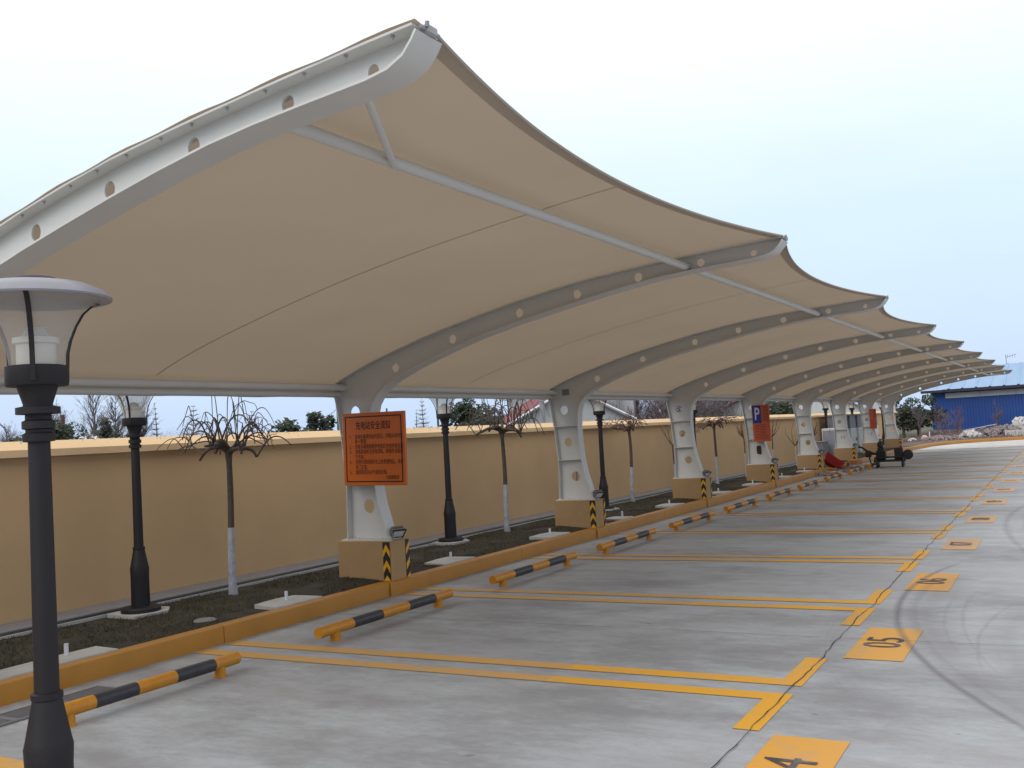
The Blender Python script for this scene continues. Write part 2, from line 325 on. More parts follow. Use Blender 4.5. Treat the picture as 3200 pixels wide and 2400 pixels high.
M['hem'] = fabric("membrane_hem", (0.50, 0.455, 0.39), 0.27)
def glass_mat():
    m, nt, N, L, P = nmat("milky_lamp_glass"); out = N["Material Output"]
    P.inputs["Base Color"].default_value = (0.62, 0.60, 0.58, 1); P.inputs["Roughness"].default_value = 0.25
    t = N.new("ShaderNodeBsdfTransparent"); t.inputs[0].default_value = (0.93, 0.91, 0.88, 1)
    ms = N.new("ShaderNodeMixShader"); ms.inputs[0].default_value = 0.30
    L.new(t.outputs[0], ms.inputs[1]); L.new(P.outputs[0], ms.inputs[2]); L.new(ms.outputs[0], out.inputs[0]); return m
M['glass'] = glass_mat()

def text_mesh(s, size, bold=0.0, align='CENTER', sx=1.0, extrude=0.0):
    cu = bpy.data.curves.new("lettering", 'FONT'); cu.body = s; cu.size = size; cu.align_x = align; cu.align_y = 'CENTER'
    cu.offset = bold; cu.extrude = extrude; cu.resolution_u = 3
    o = bpy.data.objects.new("lettering", cu); COL.objects.link(o); bpy.context.view_layer.update()
    me = bpy.data.meshes.new_from_object(o.evaluated_get(bpy.context.evaluated_depsgraph_get()))
    bpy.data.objects.remove(o); bpy.data.curves.remove(cu)
    for v in me.vertices: v.co.x *= sx
    me.materials.clear(); return me

# ------------------------------------------------------------------ ground, pavement, markings
g = MB(); g.poly([(-300, -300, -0.04), (400, -300, -0.04), (400, 400, -0.04), (-300, 400, -0.04)]); g.build("ground", M['field'], kind='structure')
KERB_END = [(44.0, 6.31), (47.1, 6.0), (50.2, 5.75), (52.3, 5.1), (53.8, 3.9), (54.9, 2.1), (57.2, -4), (60.5, -14), (66, -34)]
pv = MB(); pv.poly([(-14, -40, 0), (68, -40, 0)] + [(x + 0.05, y, 0) for x, y in KERB_END[::-1]] + [(-14, 6.36, 0)])
pavement = pv.build("pavement", M['concrete'], kind='structure')
fs = MB(); fs.poly([(42.4, 6.2, 0.004), (43.3, 5.1, 0.004), (44.9, 3.9, 0.004), (46.3, 1.8, 0.004), (49.5, -8, 0.004), (54, -20, 0.004), (62.3, -20, 0.004), (60.4, -14, 0.004), (57.1, -4, 0.004), (54.8, 2.1, 0.004), (53.7, 3.8, 0.004), (52.2, 5.0, 0.004), (50.1, 5.65, 0.004), (47, 5.9, 0.004)])
fs.build("fresh_concrete_strip", M['fresh'], kind='structure')
# painted lines: two L shapes per boundary between bays
def line_L(x0, x1, s, xt):
    m = MB(); z = 0.004
    a, b = 1.53, 1.672
    m.poly([(x0, b, z), (x1, b, z), (x1, 3.1, z), (x0, 3.1, z)])
    lo, hi = (x0, xt) if s > 0 else (xt, x1)
    m.poly([(lo, a, z), (hi, a, z), (hi, b, z), (lo, b, z)])
    m.build("parking_line", M['line'] if x0 < 12 else M['line_worn'], pavement)
    MB().poly([(x0, 3.1, z), (x1, 3.1, z), (x1, 6.26, z), (x0, 6.26, z)]).build("parking_line", M['line_worn'], pavement)
BAY0, PITCH = 6.005, 2.815
for k in range(-2, 15):
    c = BAY0 + PITCH * k
    line_L(c + 0.09, c + 0.235, 1, c + 0.835); line_L(c - 0.245, c - 0.10, -1, c - 0.845)
for k in range(-1, 14):
    c = BAY0 + PITCH * (k + 0.5); num = 5 + k
    c = {3: 1.75, 4: 4.60, 5: 7.40, 6: 10.18, 7: 13.07, 8: 16.05, 9: 19.05, 10: 21.8}.get(num, c + 0.15)
    p = MB(); p.poly([(c - 0.52, 1.065, 0.004), (c + 0.52, 1.065, 0.004), (c + 0.52, 1.44, 0.004), (c - 0.52, 1.44, 0.004)])
    po = p.build("number_panel", M['panelp'] if num < 7 else M['panel_worn'], pavement)
    me = text_mesh("%02d" % num, 0.36, 0.0, sx=0.98); me.materials.append(M['digit'])
    link("digits", me, po, (c + 0.02, 1.25, 0.008))
def crack(pts, w, jit, z=0.009, seed=1, name="expansion_joint"):
    rr = random.Random(seed); P = []
    for (a, b) in zip(pts[:-1], pts[1:]):
        a, b = Vector((*a, 0)), Vector((*b, 0)); n = max(2, int((b - a).length / 0.09))
        for i in range(n): P.append(a.lerp(b, i / n))
    P.append(Vector((*pts[-1], 0))); L_, R_ = [], []
    d = (P[-1] - P[0]).normalized(); nrm = Vector((-d.y, d.x, 0)); off = 0
    for p in P:
        off = off * 0.7 + rr.gauss(0, jit); ww = w * rr.uniform(0.5, 1.5)
        L_.append(p + nrm * (off + ww / 2) + Vector((0, 0, z))); R_.append(p + nrm * (off - ww / 2) + Vector((0, 0, z)))
    n = len(P); m = MB(); m.add(L_ + R_, [(i, n + i, n + i + 1, i + 1) for i in range(n - 1)])
    return m.build(name, M['crack'], pavement)
crack([(-6, 1.52), (4.6, 1.565), (12, 1.60), (25, 1.64), (52, 1.66)], 0.006, 0.006, seed=3)
for i, x in enumerate((-1.6, 2.95, 7.46, 11.95, 16.5, 21, 25.5, 30, 34.5, 39)):
    crack([(x, 6.25), (x + 0.02, 2), (x + 0.08, -3), (x + 0.1, -25)], 0.005, 0.002, seed=20 + i)
crack([(-6, -3.2), (52, -3.1)], 0.006, 0.002, seed=50)

# kerb: painted stones with rounded top edge, butted at the plinths
kerb = empty("kerb", (0, 0, 0), kind='structure')
def kerb_run(pts, name="kerb_stone"):
    prof = [(0, -0.05), (0, 0.125), (0.008, 0.142), (0.025, 0.15), (0.12, 0.15), (0.12, -0.05)]
    m = MB(); n = len(prof); V = [Vector((*p, 0)) for p in pts]
    for i, p in enumerate(V):
        d = (V[min(i + 1, len(V) - 1)] - V[max(i - 1, 0)]).normalized(); nr = Vector((-d.y, d.x, 0))
        for (a, z) in prof: m.v.append(tuple(p + nr * a + Vector((0, 0, z))))
    for i in range(len(V) - 1):
        for k in range(n - 1): m.f.append((i * n + k, (i + 1) * n + k, (i + 1) * n + k + 1, i * n + k + 1)); m.fm.append(0)
    m.f.append(tuple(range(n))); m.f.append(tuple((len(V) - 1) * n + k for k in range(n - 1, -1, -1))); m.fm += [0, 0]
    return m.build(name, M['kerb'], kerb, smooth=True)
FX0, SP, KS = 3.565, 5.1886, 0.112
PLX = [FX0 + SP * i - 0.06 for i in range(9)]        # plinth centres
kerb_run([(-8, 6.31), (PLX[0] - 0.24, 6.31)])
for i in range(9):
    kerb_run([(PLX[i] - 0.235, 6.292), (PLX[i] + 0.30, 6.292)])
    if i < 8: 
        a, b = PLX[i] + 0.305, PLX[i + 1] - 0.24
        if i == 5: kerb_run([(a, 6.31), (a + 0.9, 6.31)]); kerb_run([(a + 3.0, 6.31), (b, 6.31)])
        else: kerb_run([(a, 6.31), ((a + b) / 2 - 0.004, 6.31)]); kerb_run([((a + b) / 2 + 0.004, 6.31), (b, 6.31)])
def smooth_path(P, n=6):
    out = []
    for i in range(len(P) - 1):
        p0, p1, p2, p3 = P[max(i - 1, 0)], P[i], P[i + 1], P[min(i + 2, len(P) - 1)]
        for k in range(n):
            t = k / n
            out.append(tuple(0.5 * ((2 * p1[j]) + (-p0[j] + p2[j]) * t + (2 * p0[j] - 5 * p1[j] + 4 * p2[j] - p3[j]) * t * t + (-p0[j] + 3 * p1[j] - 3 * p2[j] + p3[j]) * t ** 3) for j in (0, 1)))
    out.append(P[-1]); return out
KE = smooth_path([(PLX[8] + 0.31, 6.31)] + KERB_END[1:])
kerb_run(KE[:14]); kerb_run([KE[13]] + KE[14:30]); kerb_run(KE[29:])

# planting bed with dry turf
bed_f = lambda x, y: 0.135 + 0.022 * mnoise.noise(Vector((x * 0.9, y * 1.3, 0))) + 0.012 * mnoise.noise(Vector((x * 4, y * 4, 3))) + 0.03 * max(0, 1 - abs((x - FX0 + SP * 40) % SP - SP * 0.0) / 0.7 if False else 0)
def bed_h(x, y):
    h = bed_f(x, y)
    for px in PLX:
        d = math.hypot((x - px) / 0.9, (y - 6.9) / 0.6)
        if d < 1: h += 0.05 * (1 - d)
    return h
nx, ny = 420, 16; b = MB()
xs = np.concatenate([np.linspace(-6, 18, 300), np.linspace(18.2, 48, 120)]); ys = np.linspace(6.42, 8.03, ny)
b.v = [(x, y, bed_h(x, y)) for x in xs for y in ys]
b.f = [(i * ny + j, (i + 1) * ny + j, (i + 1) * ny + j + 1, i * ny + j + 1) for i in range(len(xs) - 1) for j in range(ny - 1)]; b.fm = [0] * len(b.f)
b.build("planting_bed", M['soil'], smooth=True, kind='structure')
def blades(n, x0, x1, y0, y1, hf, lo, hi, name, m, avoid=()):
    V = np.zeros((n * 3, 3)); c = 0
    X = rng.uniform(0, 1, n) ** 1.5 * (x1 - x0) + x0; Y = rng.uniform(y0, y1, n)
    for i in range(n):
        x, y = X[i], Y[i]
        if any(ax0 < x < ax1 and ay0 < y < ay1 for ax0, ax1, ay0, ay1 in avoid): continue
        if mnoise.noise(Vector((x * 1.6, y * 2.2, 9))) < -0.25: continue
        h = rng.uniform(lo, hi); a = rng.uniform(0, 6.28); w = rng.uniform(0.003, 0.006); lx, ly = rng.normal(0, 0.55, 2) * h * 1.3
        z = hf(x, y) - 0.004
        V[c * 3] = (x - w * math.cos(a), y - w * math.sin(a), z); V[c * 3 + 1] = (x + w * math.cos(a), y + w * math.sin(a), z); V[c * 3 + 2] = (x + lx, y + ly, z + h); c += 1
    me = bpy.data.meshes.new(name); me.from_pydata(V[:c * 3].tolist(), [], [(3 * i, 3 * i + 1, 3 * i + 2) for i in range(c)]); me.materials.append(m)
    return link(name, me, kind='stuff')
SLABS = [(4.05, 5.13, 6.40, 6.66), (6.83, 7.53, 6.40, 6.76), (9.65, 10.36, 6.42, 6.78), (12.3, 13.0, 6.42, 6.76), (14.85, 15.4, 6.42, 6.76), (17.2, 17.85, 6.42, 6.78), (20.2, 20.9, 6.42, 6.78), (22.7, 23.4, 6.42, 6.78), (25.5, 26.1, 6.42, 6.78), (27.9, 28.6, 6.42, 6.78)]
blades(70000, 2.2, 34, 6.46, 8.0, bed_h, 0.010, 0.036, "dry_grass", M['winter'], [(a - 0.01, b_ + 0.01, c - 0.02, d + 0.01) for a, b_, c, d in SLABS])
# kerbside gutter strip under the wall with a dark cable and pale edging
gs_ = MB(); gs_.box(-6, 58, 8.03, 8.42, 0.05, 0.185, bev=0.01); gs_.build("gutter_strip", M['strip'], kind='structure')
o = MB().tube([(x, 8.005 + 0.008 * math.sin(x * 2.1), bed_f(x, 8.0) * 0 + 0.158) for x in np.arange(-6, 40, 0.4)], 0.016, 6).build("cable", M['black'], smooth=True)
tag(o, "long black cable lying in the grass along the foot of the tan wall", "cable")
o = MB().box(-6, 40, 7.945, 7.97, 0.08, 0.155).build("edging_strip", M['slab'], kind='structure')

# ------------------------------------------------------------------ wall
wall = empty("perimeter_wall", (0, 8.4, 0), 0, "long tan rendered boundary wall with a sloping cap behind the planting bed", "wall")
MB().box(-8, 58, 0, 0.24, -0.05, 1.652).build("wall_body", M['wall'], wall)
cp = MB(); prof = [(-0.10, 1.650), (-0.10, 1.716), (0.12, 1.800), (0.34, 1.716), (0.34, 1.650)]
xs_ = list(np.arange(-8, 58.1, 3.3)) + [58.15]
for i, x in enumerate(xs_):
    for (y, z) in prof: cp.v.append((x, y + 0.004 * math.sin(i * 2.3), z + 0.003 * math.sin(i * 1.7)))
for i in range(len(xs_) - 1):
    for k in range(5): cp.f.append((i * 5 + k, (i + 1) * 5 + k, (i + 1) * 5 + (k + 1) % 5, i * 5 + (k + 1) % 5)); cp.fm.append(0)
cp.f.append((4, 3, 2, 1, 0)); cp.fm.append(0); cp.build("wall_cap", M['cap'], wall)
sh = MB()
for i in range(620):
    x = random.uniform(1, 1 + 45 * random.random() ** 0.6); y = 0.12 + random.gauss(0, 0.05); h = random.uniform(0.006, 0.028); w = random.uniform(0.005, 0.014); z = 1.80 - abs(y - 0.12) * 0.38
    sh.add([(x - w, y - w, z - .004), (x + w, y - w, z - .004), (x, y + w, z - .004), (x + random.uniform(-w, w), y, z + h)], [(0, 1, 3), (1, 2, 3), (2, 0, 3)])
sh.build("cap_shards", M['slab'], wall, kind='stuff')

# ------------------------------------------------------------------ carport: frames, membrane, pipes
UP = [(7.085, 2.262), (7.045, 2.29), (6.79, 2.385), (6.49, 2.479), (6.15, 2.566), (5.82, 2.65), (5.5, 2.718), (5.05, 2.803), (4.62, 2.878), (4.21, 2.938), (3.82, 2.985), (3.456, 3.013), (3.1, 3.036), (2.8, 3.052), (2.49, 3.067), (2.18, 3.079), (1.95, 3.085)]
LO = [(1.938, 3.07), (1.962, 3.038), (2.005, 2.995), (2.08, 2.965), (2.19, 2.952), (2.5, 2.943), (2.82, 2.931), (3.11, 2.911), (3.466, 2.870), (3.836, 2.818), (4.224, 2.757), (4.63, 2.690), (5.07, 2.606), (5.37, 2.531), (5.68, 2.445), (5.92, 2.375), (6.17, 2.285), (6.339, 2.212), (6.46, 2.127), (6.545, 2.02), (6.585, 1.90), (6.60, 1.70), (6.595, 1.45), (6.575, 1.20), (6.53, 0.96), (6.46, 0.738), (6.405, 0.575)]
BACK = [(6.99, 0.575), (6.97, 1.142), (7.02, 1.70), (7.085, 2.10), (7.11, 2.17)]
HOLES = [(6.237, 2.390, .048), (5.443, 2.617, .046), (4.60, 2.786, .045), (3.936, 2.883, .043), (3.29, 2.953, .041), (2.68, 2.996, .036), (2.205, 3.005, .028), (6.715, 0.921, .076), (6.815, 1.45, .070), (6.86, 1.95, .070)]
cu = bpy.data.curves.new("web", 'CURVE'); cu.dimensions = '2D'; cu.fill_mode = 'BOTH'; cu.extrude = 0.007
def spl(pts):
    s = cu.splines.new('POLY'); s.points.add(len(pts) - 1); s.use_cyclic_u = True
    for p, q in zip(s.points, pts): p.co = (q[0], q[1], 0, 1)
spl(UP + LO + BACK)
for (y, z, r) in HOLES: spl([(y + r * math.cos(t), z + r * math.sin(t)) for t in np.linspace(0, 2 * math.pi, 22)[:-1]])
co = bpy.data.objects.new("web", cu); COL.objects.link(co); bpy.context.view_layer.update()
web_me = bpy.data.meshes.new_from_object(co.evaluated_get(bpy.context.evaluated_depsgraph_get())); bpy.data.objects.remove(co)
for v in web_me.vertices:
    u, w_, t = v.co; v.co = (KS * (u - 7.06) + t, u, w_)
web_me.materials.clear(); web_me.materials.append(M['steel'])
def strip(path, hw, th, inward):
    """flange plate following a path in the frame plane"""
    m = MB(); P = [Vector((0, y, z)) for y, z in path]; n = len(P)
    for i, p in enumerate(P):
        d = (P[min(i + 1, n - 1)] - P[max(i - 1, 0)]).normalized(); nr = Vector((0, -d.z, d.y)) * inward
        for (sx, q) in ((-hw, 0), (hw, 0), (hw, th), (-hw, th)):
            r = p + nr * q; m.v.append((KS * (r.y - 7.06) + sx, r.y, r.z))
    for i in range(n - 1):
        for k in range(4): m.f.append((i * 4 + k, i * 4 + (k + 1) % 4, (i + 1) * 4 + (k + 1) % 4, (i + 1) * 4 + k)); m.fm.append(0)
    m.f += [(3, 2, 1, 0), tuple((n - 1) * 4 + k for k in range(4))]; m.fm += [0, 0]
    return m
top_me = strip(UP, 0.085, 0.010, -1).mesh("top_flange", M['steel'], True)
low_me = strip(LO, 0.085, 0.010, -1).mesh("front_flange", M['steel'], True)
back_me = strip(BACK + [(7.09, 2.26)], 0.085, 0.010, -1).mesh("back_flange", M['steel'], True)
def stiff(y0, y1, z):
    m = MB()
    for sx in (-1, 1):
        a, b = sorted((sx * 0.008, sx * 0.080)); x = KS * ((y0 + y1) / 2 - 7.06)
        m.box(x + a, x + b, y0, y1, z - 0.005, z + 0.005)
    return m.mesh("stiffener", M['steel'])
st1, st2 = stiff(6.582, 6.965, 1.178), stiff(6.608, 7.012, 1.70)
bp = MB(); bp.box(-0.045 - 0.12, -0.045 + 0.12, 6.37, 7.02, 0.562, 0.574)
for y in (6.5, 6.62, 6.8, 6.95):
    for sx in (-0.105, 0.105): bp.lathe([(0.012, 0.574), (0.012, 0.592), (0.0, 0.594)], 6, (sx - 0.045, y, 0))
bp_me = bp.mesh("base_plate", M['steel'])
clamp_b = MB()
cx_ = KS * (1.95 - 7.06)
clamp_b.box(cx_ - 0.03, cx_ + 0.03, 1.915, 1.955, 3.065, 3.105, bev=0.008); clamp_b.tube([(cx_ - 0.03, 1.92, 3.09), (cx_ - 0.035, 1.915, 3.108)], 0.009, 6)
clamp_b.tube([(cx_ - 0.06, 1.93, 3.085), (cx_ + 0.06, 1.93, 3.085)], 0.008, 6)
clamp_me = clamp_b.mesh("tip_clamp", M['galv'])

carport = empty("carport_canopy", (FX0 + SP * 4, 7, 0), 0, "long white steel carport with curved cantilever frames under a beige tensioned membrane", "carport")
cinv = Matrix.Translation((-(FX0 + SP * 4), -7, 0))
OFF = Vector((-(FX0 + SP * 4), -7, 0))
frames = []
for i in range(9):
    fr = link("column_frame", web_me, carport, Vector((FX0 + SP * i, 0, 0)) + OFF)
    for nm, me in (("top_flange", top_me), ("front_flange", low_me), ("back_flange", back_me), ("stiffener", st1), ("stiffener", st2), ("base_plate", bp_me), ("tip_clamp", clamp_me)):
        link(nm, me, fr)
    if i in (0,):
        bo = MB()
        L_ = 0; P = [Vector((0, y, z)) for y, z in UP]
        for k in range(22):
            y = 2.05 + k * 0.235 + random.uniform(-.02, .02); z = np.interp(-y, [-p[0] for p in UP], [p[1] for p in UP])
            bo.lathe([(0.0, -0.016), (0.004, -0.015), (0.004, -0.006), (0.008, -0.006), (0.008, -0.0)], 6, (KS * (y - 7.06) - 0.066, y, z - 0.001))
        bo.build("bolts", M['galv'], fr, kind='stuff')
    if i == 2:
        MB().box(KS * (6.81 - 7.06) - 0.024, KS * (6.81 - 7.06) - 0.008, 6.75, 6.865, 2.18, 2.272).build("cover_plate", M['grey'], fr)
        MB().tube([(KS * -.3 + 0.03, 6.72, 0.6), (KS * -.3 + 0.03, 6.72, 1.15)], 0.011, 8).build("conduit", M['grey'], fr)
    frames.append(fr)
# membrane profile sampled along the top flange
uy = np.array([p[0] for p in UP[1:]]); uz = np.array([p[1] for p in UP[1:]])
s_acc = np.concatenate([[0], np.cumsum(np.hypot(np.diff(uy), np.diff(uz)))]); s_acc /= s_acc[-1]
prof_y = lambda s: float(np.interp(s, s_acc, uy)); 
_pz = np.polyfit(uy, uz, 6)
prof_z = lambda y: float(np.polyval(_pz, y))
def mem_point(i, s, t, dz=0.0, wav=0.0):
    y0 = prof_y(s); q = 4 * t * (1 - t)
    pull = 0.335 * q * s ** 5
    y = y0 + pull - (0.02 if s > 0.999 else 0)
    z = prof_z(y0) + 0.016 + dz - q * (0.048 * math.sin(math.pi * min(1, s * 1.02)) ** 0.8 * (1 - s ** 6) + 0.012 * s)
    x = FX0 + SP * (i + t) + KS * (y - 7.06)
    z += 0.0025 * mnoise.noise(Vector((x * 1.3, y * 1.3, i))) * (1 if 0.02 < t < 0.98 else 0)
    return (x + OFF.x, y + OFF.y, z)
nS, nT = 46, 26
for i in range(8):
    t0 = -0.0175 if i == 0 else 0.0; t1 = 1.0175 if i == 7 else 1.0
    T = np.linspace(t0, t1, nT); S = np.linspace(0, 1, nS)
    m = MB(); m.v = [mem_point(i, s, min(max(t, 0), 1)) if 0 <= t <= 1 else tuple(Vector(mem_point(i, s, min(max(t, 0), 1))) + Vector(((t - min(max(t, 0), 1)) * SP, 0, 0.004 * math.sin(s * 60)))) for s in S for t in T]
    m.f = [(a * nT + b_, (a + 1) * nT + b_, (a + 1) * nT + b_ + 1, a * nT + b_ + 1) for a in range(nS - 1) for b_ in range(nT - 1)]; m.fm = [0] * len(m.f)
    mem = m.build("membrane_panel", M['membrane'], carport, smooth=True)
    # double-layer seam at mid-bay and cable hem along the free edge
    m = MB(); n = 60; S2 = np.linspace(0.005, 0.995, n)
    for s in S2:
        for t in (0.4985, 0.5015): m.v.append(mem_point(i, s, t, -0.0025))
    m.f = [(2 * k, 2 * k + 1, 2 * k + 3, 2 * k + 2) for k in range(n - 1)]; m.fm = [0] * len(m.f); m.build("seam", M['hem'], mem)
    m = MB(); T2 = np.linspace(0.01, 0.99, 40)
    for t in T2:
        for s in (0.989, 0.9995): m.v.append(mem_point(i, s, t, -0.005))
    m.f = [(2 * k, 2 * k + 1, 2 * k + 3, 2 * k + 2) for k in range(39)]; m.fm = [0] * 39; m.build("hem", M['hem'], mem)
    MB().tube([mem_point(i, 1.0, t, -0.002) for t in np.linspace(0.008, 0.992, 44)], 0.009, 6).build("edge_cable", M['hem'], mem, smooth=True)
    # eave tubes, skirt and purlin
    x0, x1 = FX0 + SP * i + 0.01 + OFF.x, FX0 + SP * (i + 1) - 0.01 + OFF.x
    MB().tube([(x0, 6.99 - 7, 2.232), (x1, 6.99 - 7, 2.232)], 0.036, 14).build("eave_tube", M['steel'], carport, smooth=True)
    MB().tube([(x0, 7.075 - 7, 2.165), (x1, 7.075 - 7, 2.165)], 0.034, 14).build("eave_tube", M['steel'], carport, smooth=True)
    fl = MB(); fp = [(0, 0), (0.035, -0.012), (0.072, -0.045), (0.082, -0.105), (0.080, -0.172)]; n = 26
    for k in range(n):
        t = k / (n - 1); q = mem_point(i, 0.0, min(max(t, 0.002), 0.998), 0.001)
        for j, (dy, dz) in enumerate(fp): fl.v.append((q[0] + KS * dy, q[1] + dy, q[2] + dz + (0.005 * math.sin(t * 23 + i) if j > 3 else 0)))
    fl.f = [(a * 5 + j, a * 5 + 5 + j, a * 5 + 6 + j, a * 5 + j + 1) for a in range(n - 1) for j in range(4)]; fl.fm = [0] * len(fl.f)
    fl.build("eave_flap", M['membrane'], mem, True)
    px0, px1 = x0 + KS * (2.80 - 7.06), x1 + KS * (2.80 - 7.06)
    MB().tube([(px0, 2.80 - 7, 2.970), (px1, 2.80 - 7, 2.970)], 0.031, 14).build("purlin", M['steel'], carport, smooth=True)
    if i in (0, 7):
        if i == 0: a, b_ = (FX0 + OFF.x + KS * (2.28 - 7.06) + 0.02, 2.28 - 7, 2.962), (px0 + 0.86, 2.80 - 7, 2.95)
        else: a, b_ = (FX0 + SP * 8 + OFF.x + KS * (2.28 - 7.06) - 0.02, 2.28 - 7, 2.962), (px1 - 0.86, 2.80 - 7, 2.95)
        MB().tube([a, b_], 0.018, 12).build("strut", M['steel'], carport, smooth=True)
MB().tube([(-8 + OFF.x, 6.99 - 7, 2.232), (FX0 - 0.01 + OFF.x, 6.99 - 7, 2.232)], 0.036, 10) if False else None

# ------------------------------------------------------------------ plinths, floodlights, signs
ORD = ["nearest", "first", "second", "third", "fourth", "fifth", "sixth", "seventh", "farthest"]
PL_LAB = {0: "tan plinth under the carport column nearest the camera", 1: "tan plinth with chevron strips under the column with the orange notice",
          2: "tan plinth with chevrons under the second full column, right of the orange notice", 3: "tan plinth with chevrons under the column just left of the P sign",
          4: "tan plinth with chevrons under the column that carries the P sign", 5: "tan plinth with chevrons under the column just right of the P sign",
          6: "tan plinth with chevrons behind the red bin at the broken kerb", 7: "tan plinth mostly hidden behind the black engine trolley", 8: "tan plinth with chevrons under the last column at the far end"}
FL_LAB = {k: v.replace("tan plinth with chevron strips under", "grey floodlight at the foot of").replace("tan plinth with chevrons under", "grey floodlight at the foot of").replace("tan plinth under", "grey floodlight at the foot of").replace("tan plinth with chevrons behind", "grey floodlight on the plinth behind").replace("tan plinth mostly hidden behind", "grey floodlight on the plinth hidden behind") for k, v in PL_LAB.items()}
body_me = MB().box(-0.165, 0.165, 0, 0.70, -0.1, 0.562, bev=0.006).mesh("plinth_block", M['plinth'])
def chev_mesh(full=True):
    m = MB(); w = 0.09 if full else 0.062; H0, H1 = 0.152, 0.556
    m.m = 0; m.box(0, w, -0.004, 0, H0, H1)
    m.m = 1
    per, th = 0.163, 0.068
    for k in range(-1, 3):
        za = H1 - 0.022 - k * per - (0 if full else 0.0)
        def clampz(z): return min(max(z, H0), H1)
        half = w / 2 if full else w
        pts = [((0, za - 0.075), (half, za), (half, za - th), (0, za - 0.075 - th))]
        if full: pts.append(((w, za - 0.075), (w, za - 0.075 - th), (half, za - th), (half, za)))
        for q in pts:
            zz_ = [clampz(p[1]) for p in q]
            if max(zz_) - min(zz_) < 0.004: continue
            m.poly([(p[0], -0.0065, z) for p, z in zip(q, zz_)])
    return m.mesh("chevron_strip", [M['chevk'], M['chevy']])
chev1, chev2 = chev_mesh(True), chev_mesh(False)
fb = MB(); Rt = Matrix.Rotation(R(38), 4, 'X') @ Matrix.Rotation(R(0), 4, 'Z')
def flood():
    Mx = Matrix.Translation((0, 0, 0.085)) @ Matrix.Rotation(R(-28), 4, 'Z') @ Matrix.Rotation(R(48), 4, 'X')
    hb = MB(); hb.box(-0.07, 0.07, -0.03, 0.0, -0.055, 0.055, Mx, 0.006)
    for k in range(7): hb.box(-0.06 + k * 0.02 - 0.003, -0.06 + k * 0.02 + 0.003, 0.0, 0.04, -0.045, 0.045, Mx)
    rim = MB()
    for (a, b_, c, d) in ((-0.078, 0.078, 0.052, 0.062), (-0.078, 0.078, -0.062, -0.052), (-0.078, -0.066, -0.052, 0.052), (0.066, 0.078, -0.052, 0.052)): rim.box(a, b_, -0.040, -0.024, c, d, Mx)
    gl = MB(); gl.box(-0.066, 0.066, -0.034, -0.0305, -0.052, 0.052, Mx)
    br = MB(); br.box(-0.09, -0.082, -0.012, 0.012, 0, 0.1); br.box(0.082, 0.09, -0.012, 0.012, 0, 0.1); br.box(-0.09, 0.09, -0.012, 0.012, 0, 0.006); br.tube([(-0.09, 0, 0.085), (0.09, 0, 0.085)], 0.007, 6)
    return [("housing", hb.mesh("housing", M['grey'])), ("rim", rim.mesh("rim", M['machine'])), ("lens", gl.mesh("lens", M['signwhite'])), ("bracket", br.mesh("bracket", M['grey']))]
FL = flood()
for i in range(9):
    p = empty("column_plinth", (PLX[i], 6.325, 0), 0, PL_LAB[i], "plinth", "plinths under the carport columns")
    link("plinth_block", body_me, p)
    link("chevron_strip", chev1, p, (-0.1655, 0.1, 0), (0, 0, R(-90))); link("chevron_strip", chev2, p, (0.098, -0.0005, 0))
    f_ = empty("floodlight", (PLX[i] + 0.03, 6.37, 0.563), 0, FL_LAB[i], "floodlight", "floodlights on the plinths")
    for nm, me in FL: link(nm, me, f_)

def board(name, x, y0, y1, z0, z1, dz, label, cat, face, edge):
    """flat board facing -X; dz lowers the left-hand (far, +Y) top corner line: a slight tilt"""
    o = empty(name, (x, (y0 + y1) / 2, (z0 + z1) / 2), 0, label, cat)
    w, h = (y1 - y0) / 2, (z1 - z0) / 2
    MB().box(-0.012, 0.02, -w, w, -h, h, bev=0.003).build("board", face, o)
    MB().box(-0.010, 0.024, w, w + 0.006, -h, h).build("edge_trim", edge, o)
    return o, w, h
# orange notice: corners measured in the frame plane
sg, w, h = board("notice_board", 8.52, 6.045, 6.89, 1.155, 1.93, 0, "square orange notice board of charging safety rules fixed to the first full column", "sign", M['orange'], M['aluminium'])
sg.rotation_euler = (R(1.0), 0, R(-3))
bd = MB()
for (a, b_, c, d) in ((-w + .035, w - .035, h - .048, h - .036), (-w + .035, w - .035, -h + .036, -h + .048), (-w + .035, -w + .047, -h + .048, h - .048), (w - .047, w - .035, -h + .048, h - .048)): bd.box(-0.0145, -0.0122, a, b_, c, d)
bd.build("printed_border", M['ink'], sg)
RX = (R(90), 0, R(-90))
def sign_text(s, size, yl, z, parent, bold=0.002, align='LEFT', sx=1.0, m=M['ink']):
    me = text_mesh(s, size, bold, align, sx); me.materials.append(m)
    link("lettering", me, parent, (-0.0145, yl, z), RX)
sign_text("充电站安全须知", 0.098, 0, 0.245, sg, 0.0008, 'CENTER', 0.70)
rows = [("1、", "充电车辆请到站内登记、并服从站内的", 0.130), ("", "统一管理；", 0.078), ("2、", "充电车辆请按顺序停放后充电待电池满；", 0.024), ("3、", "充电前请关注充电须知，按操作流程进", -0.030), ("", "行充电；", -0.086),
        ("4、", "充电时请保管好车上的贵重物品，关好", -0.140), ("", "车门车窗；", -0.196), ("5、", "雷雨等恶劣天气请勿充电。", -0.250)]
for n_, s_, z_ in rows:
    if n_: sign_text(n_, 0.054, 0.335, z_, sg, 0.0, sx=0.7)
    sign_text(s_, 0.055, 0.255, z_, sg, 0.0, sx=0.70)
sign_text("长城新能源", 0.05, -0.335, -0.305, sg, 0.0, 'RIGHT', 0.7)
for zz_ in (1.25, 1.86): pass
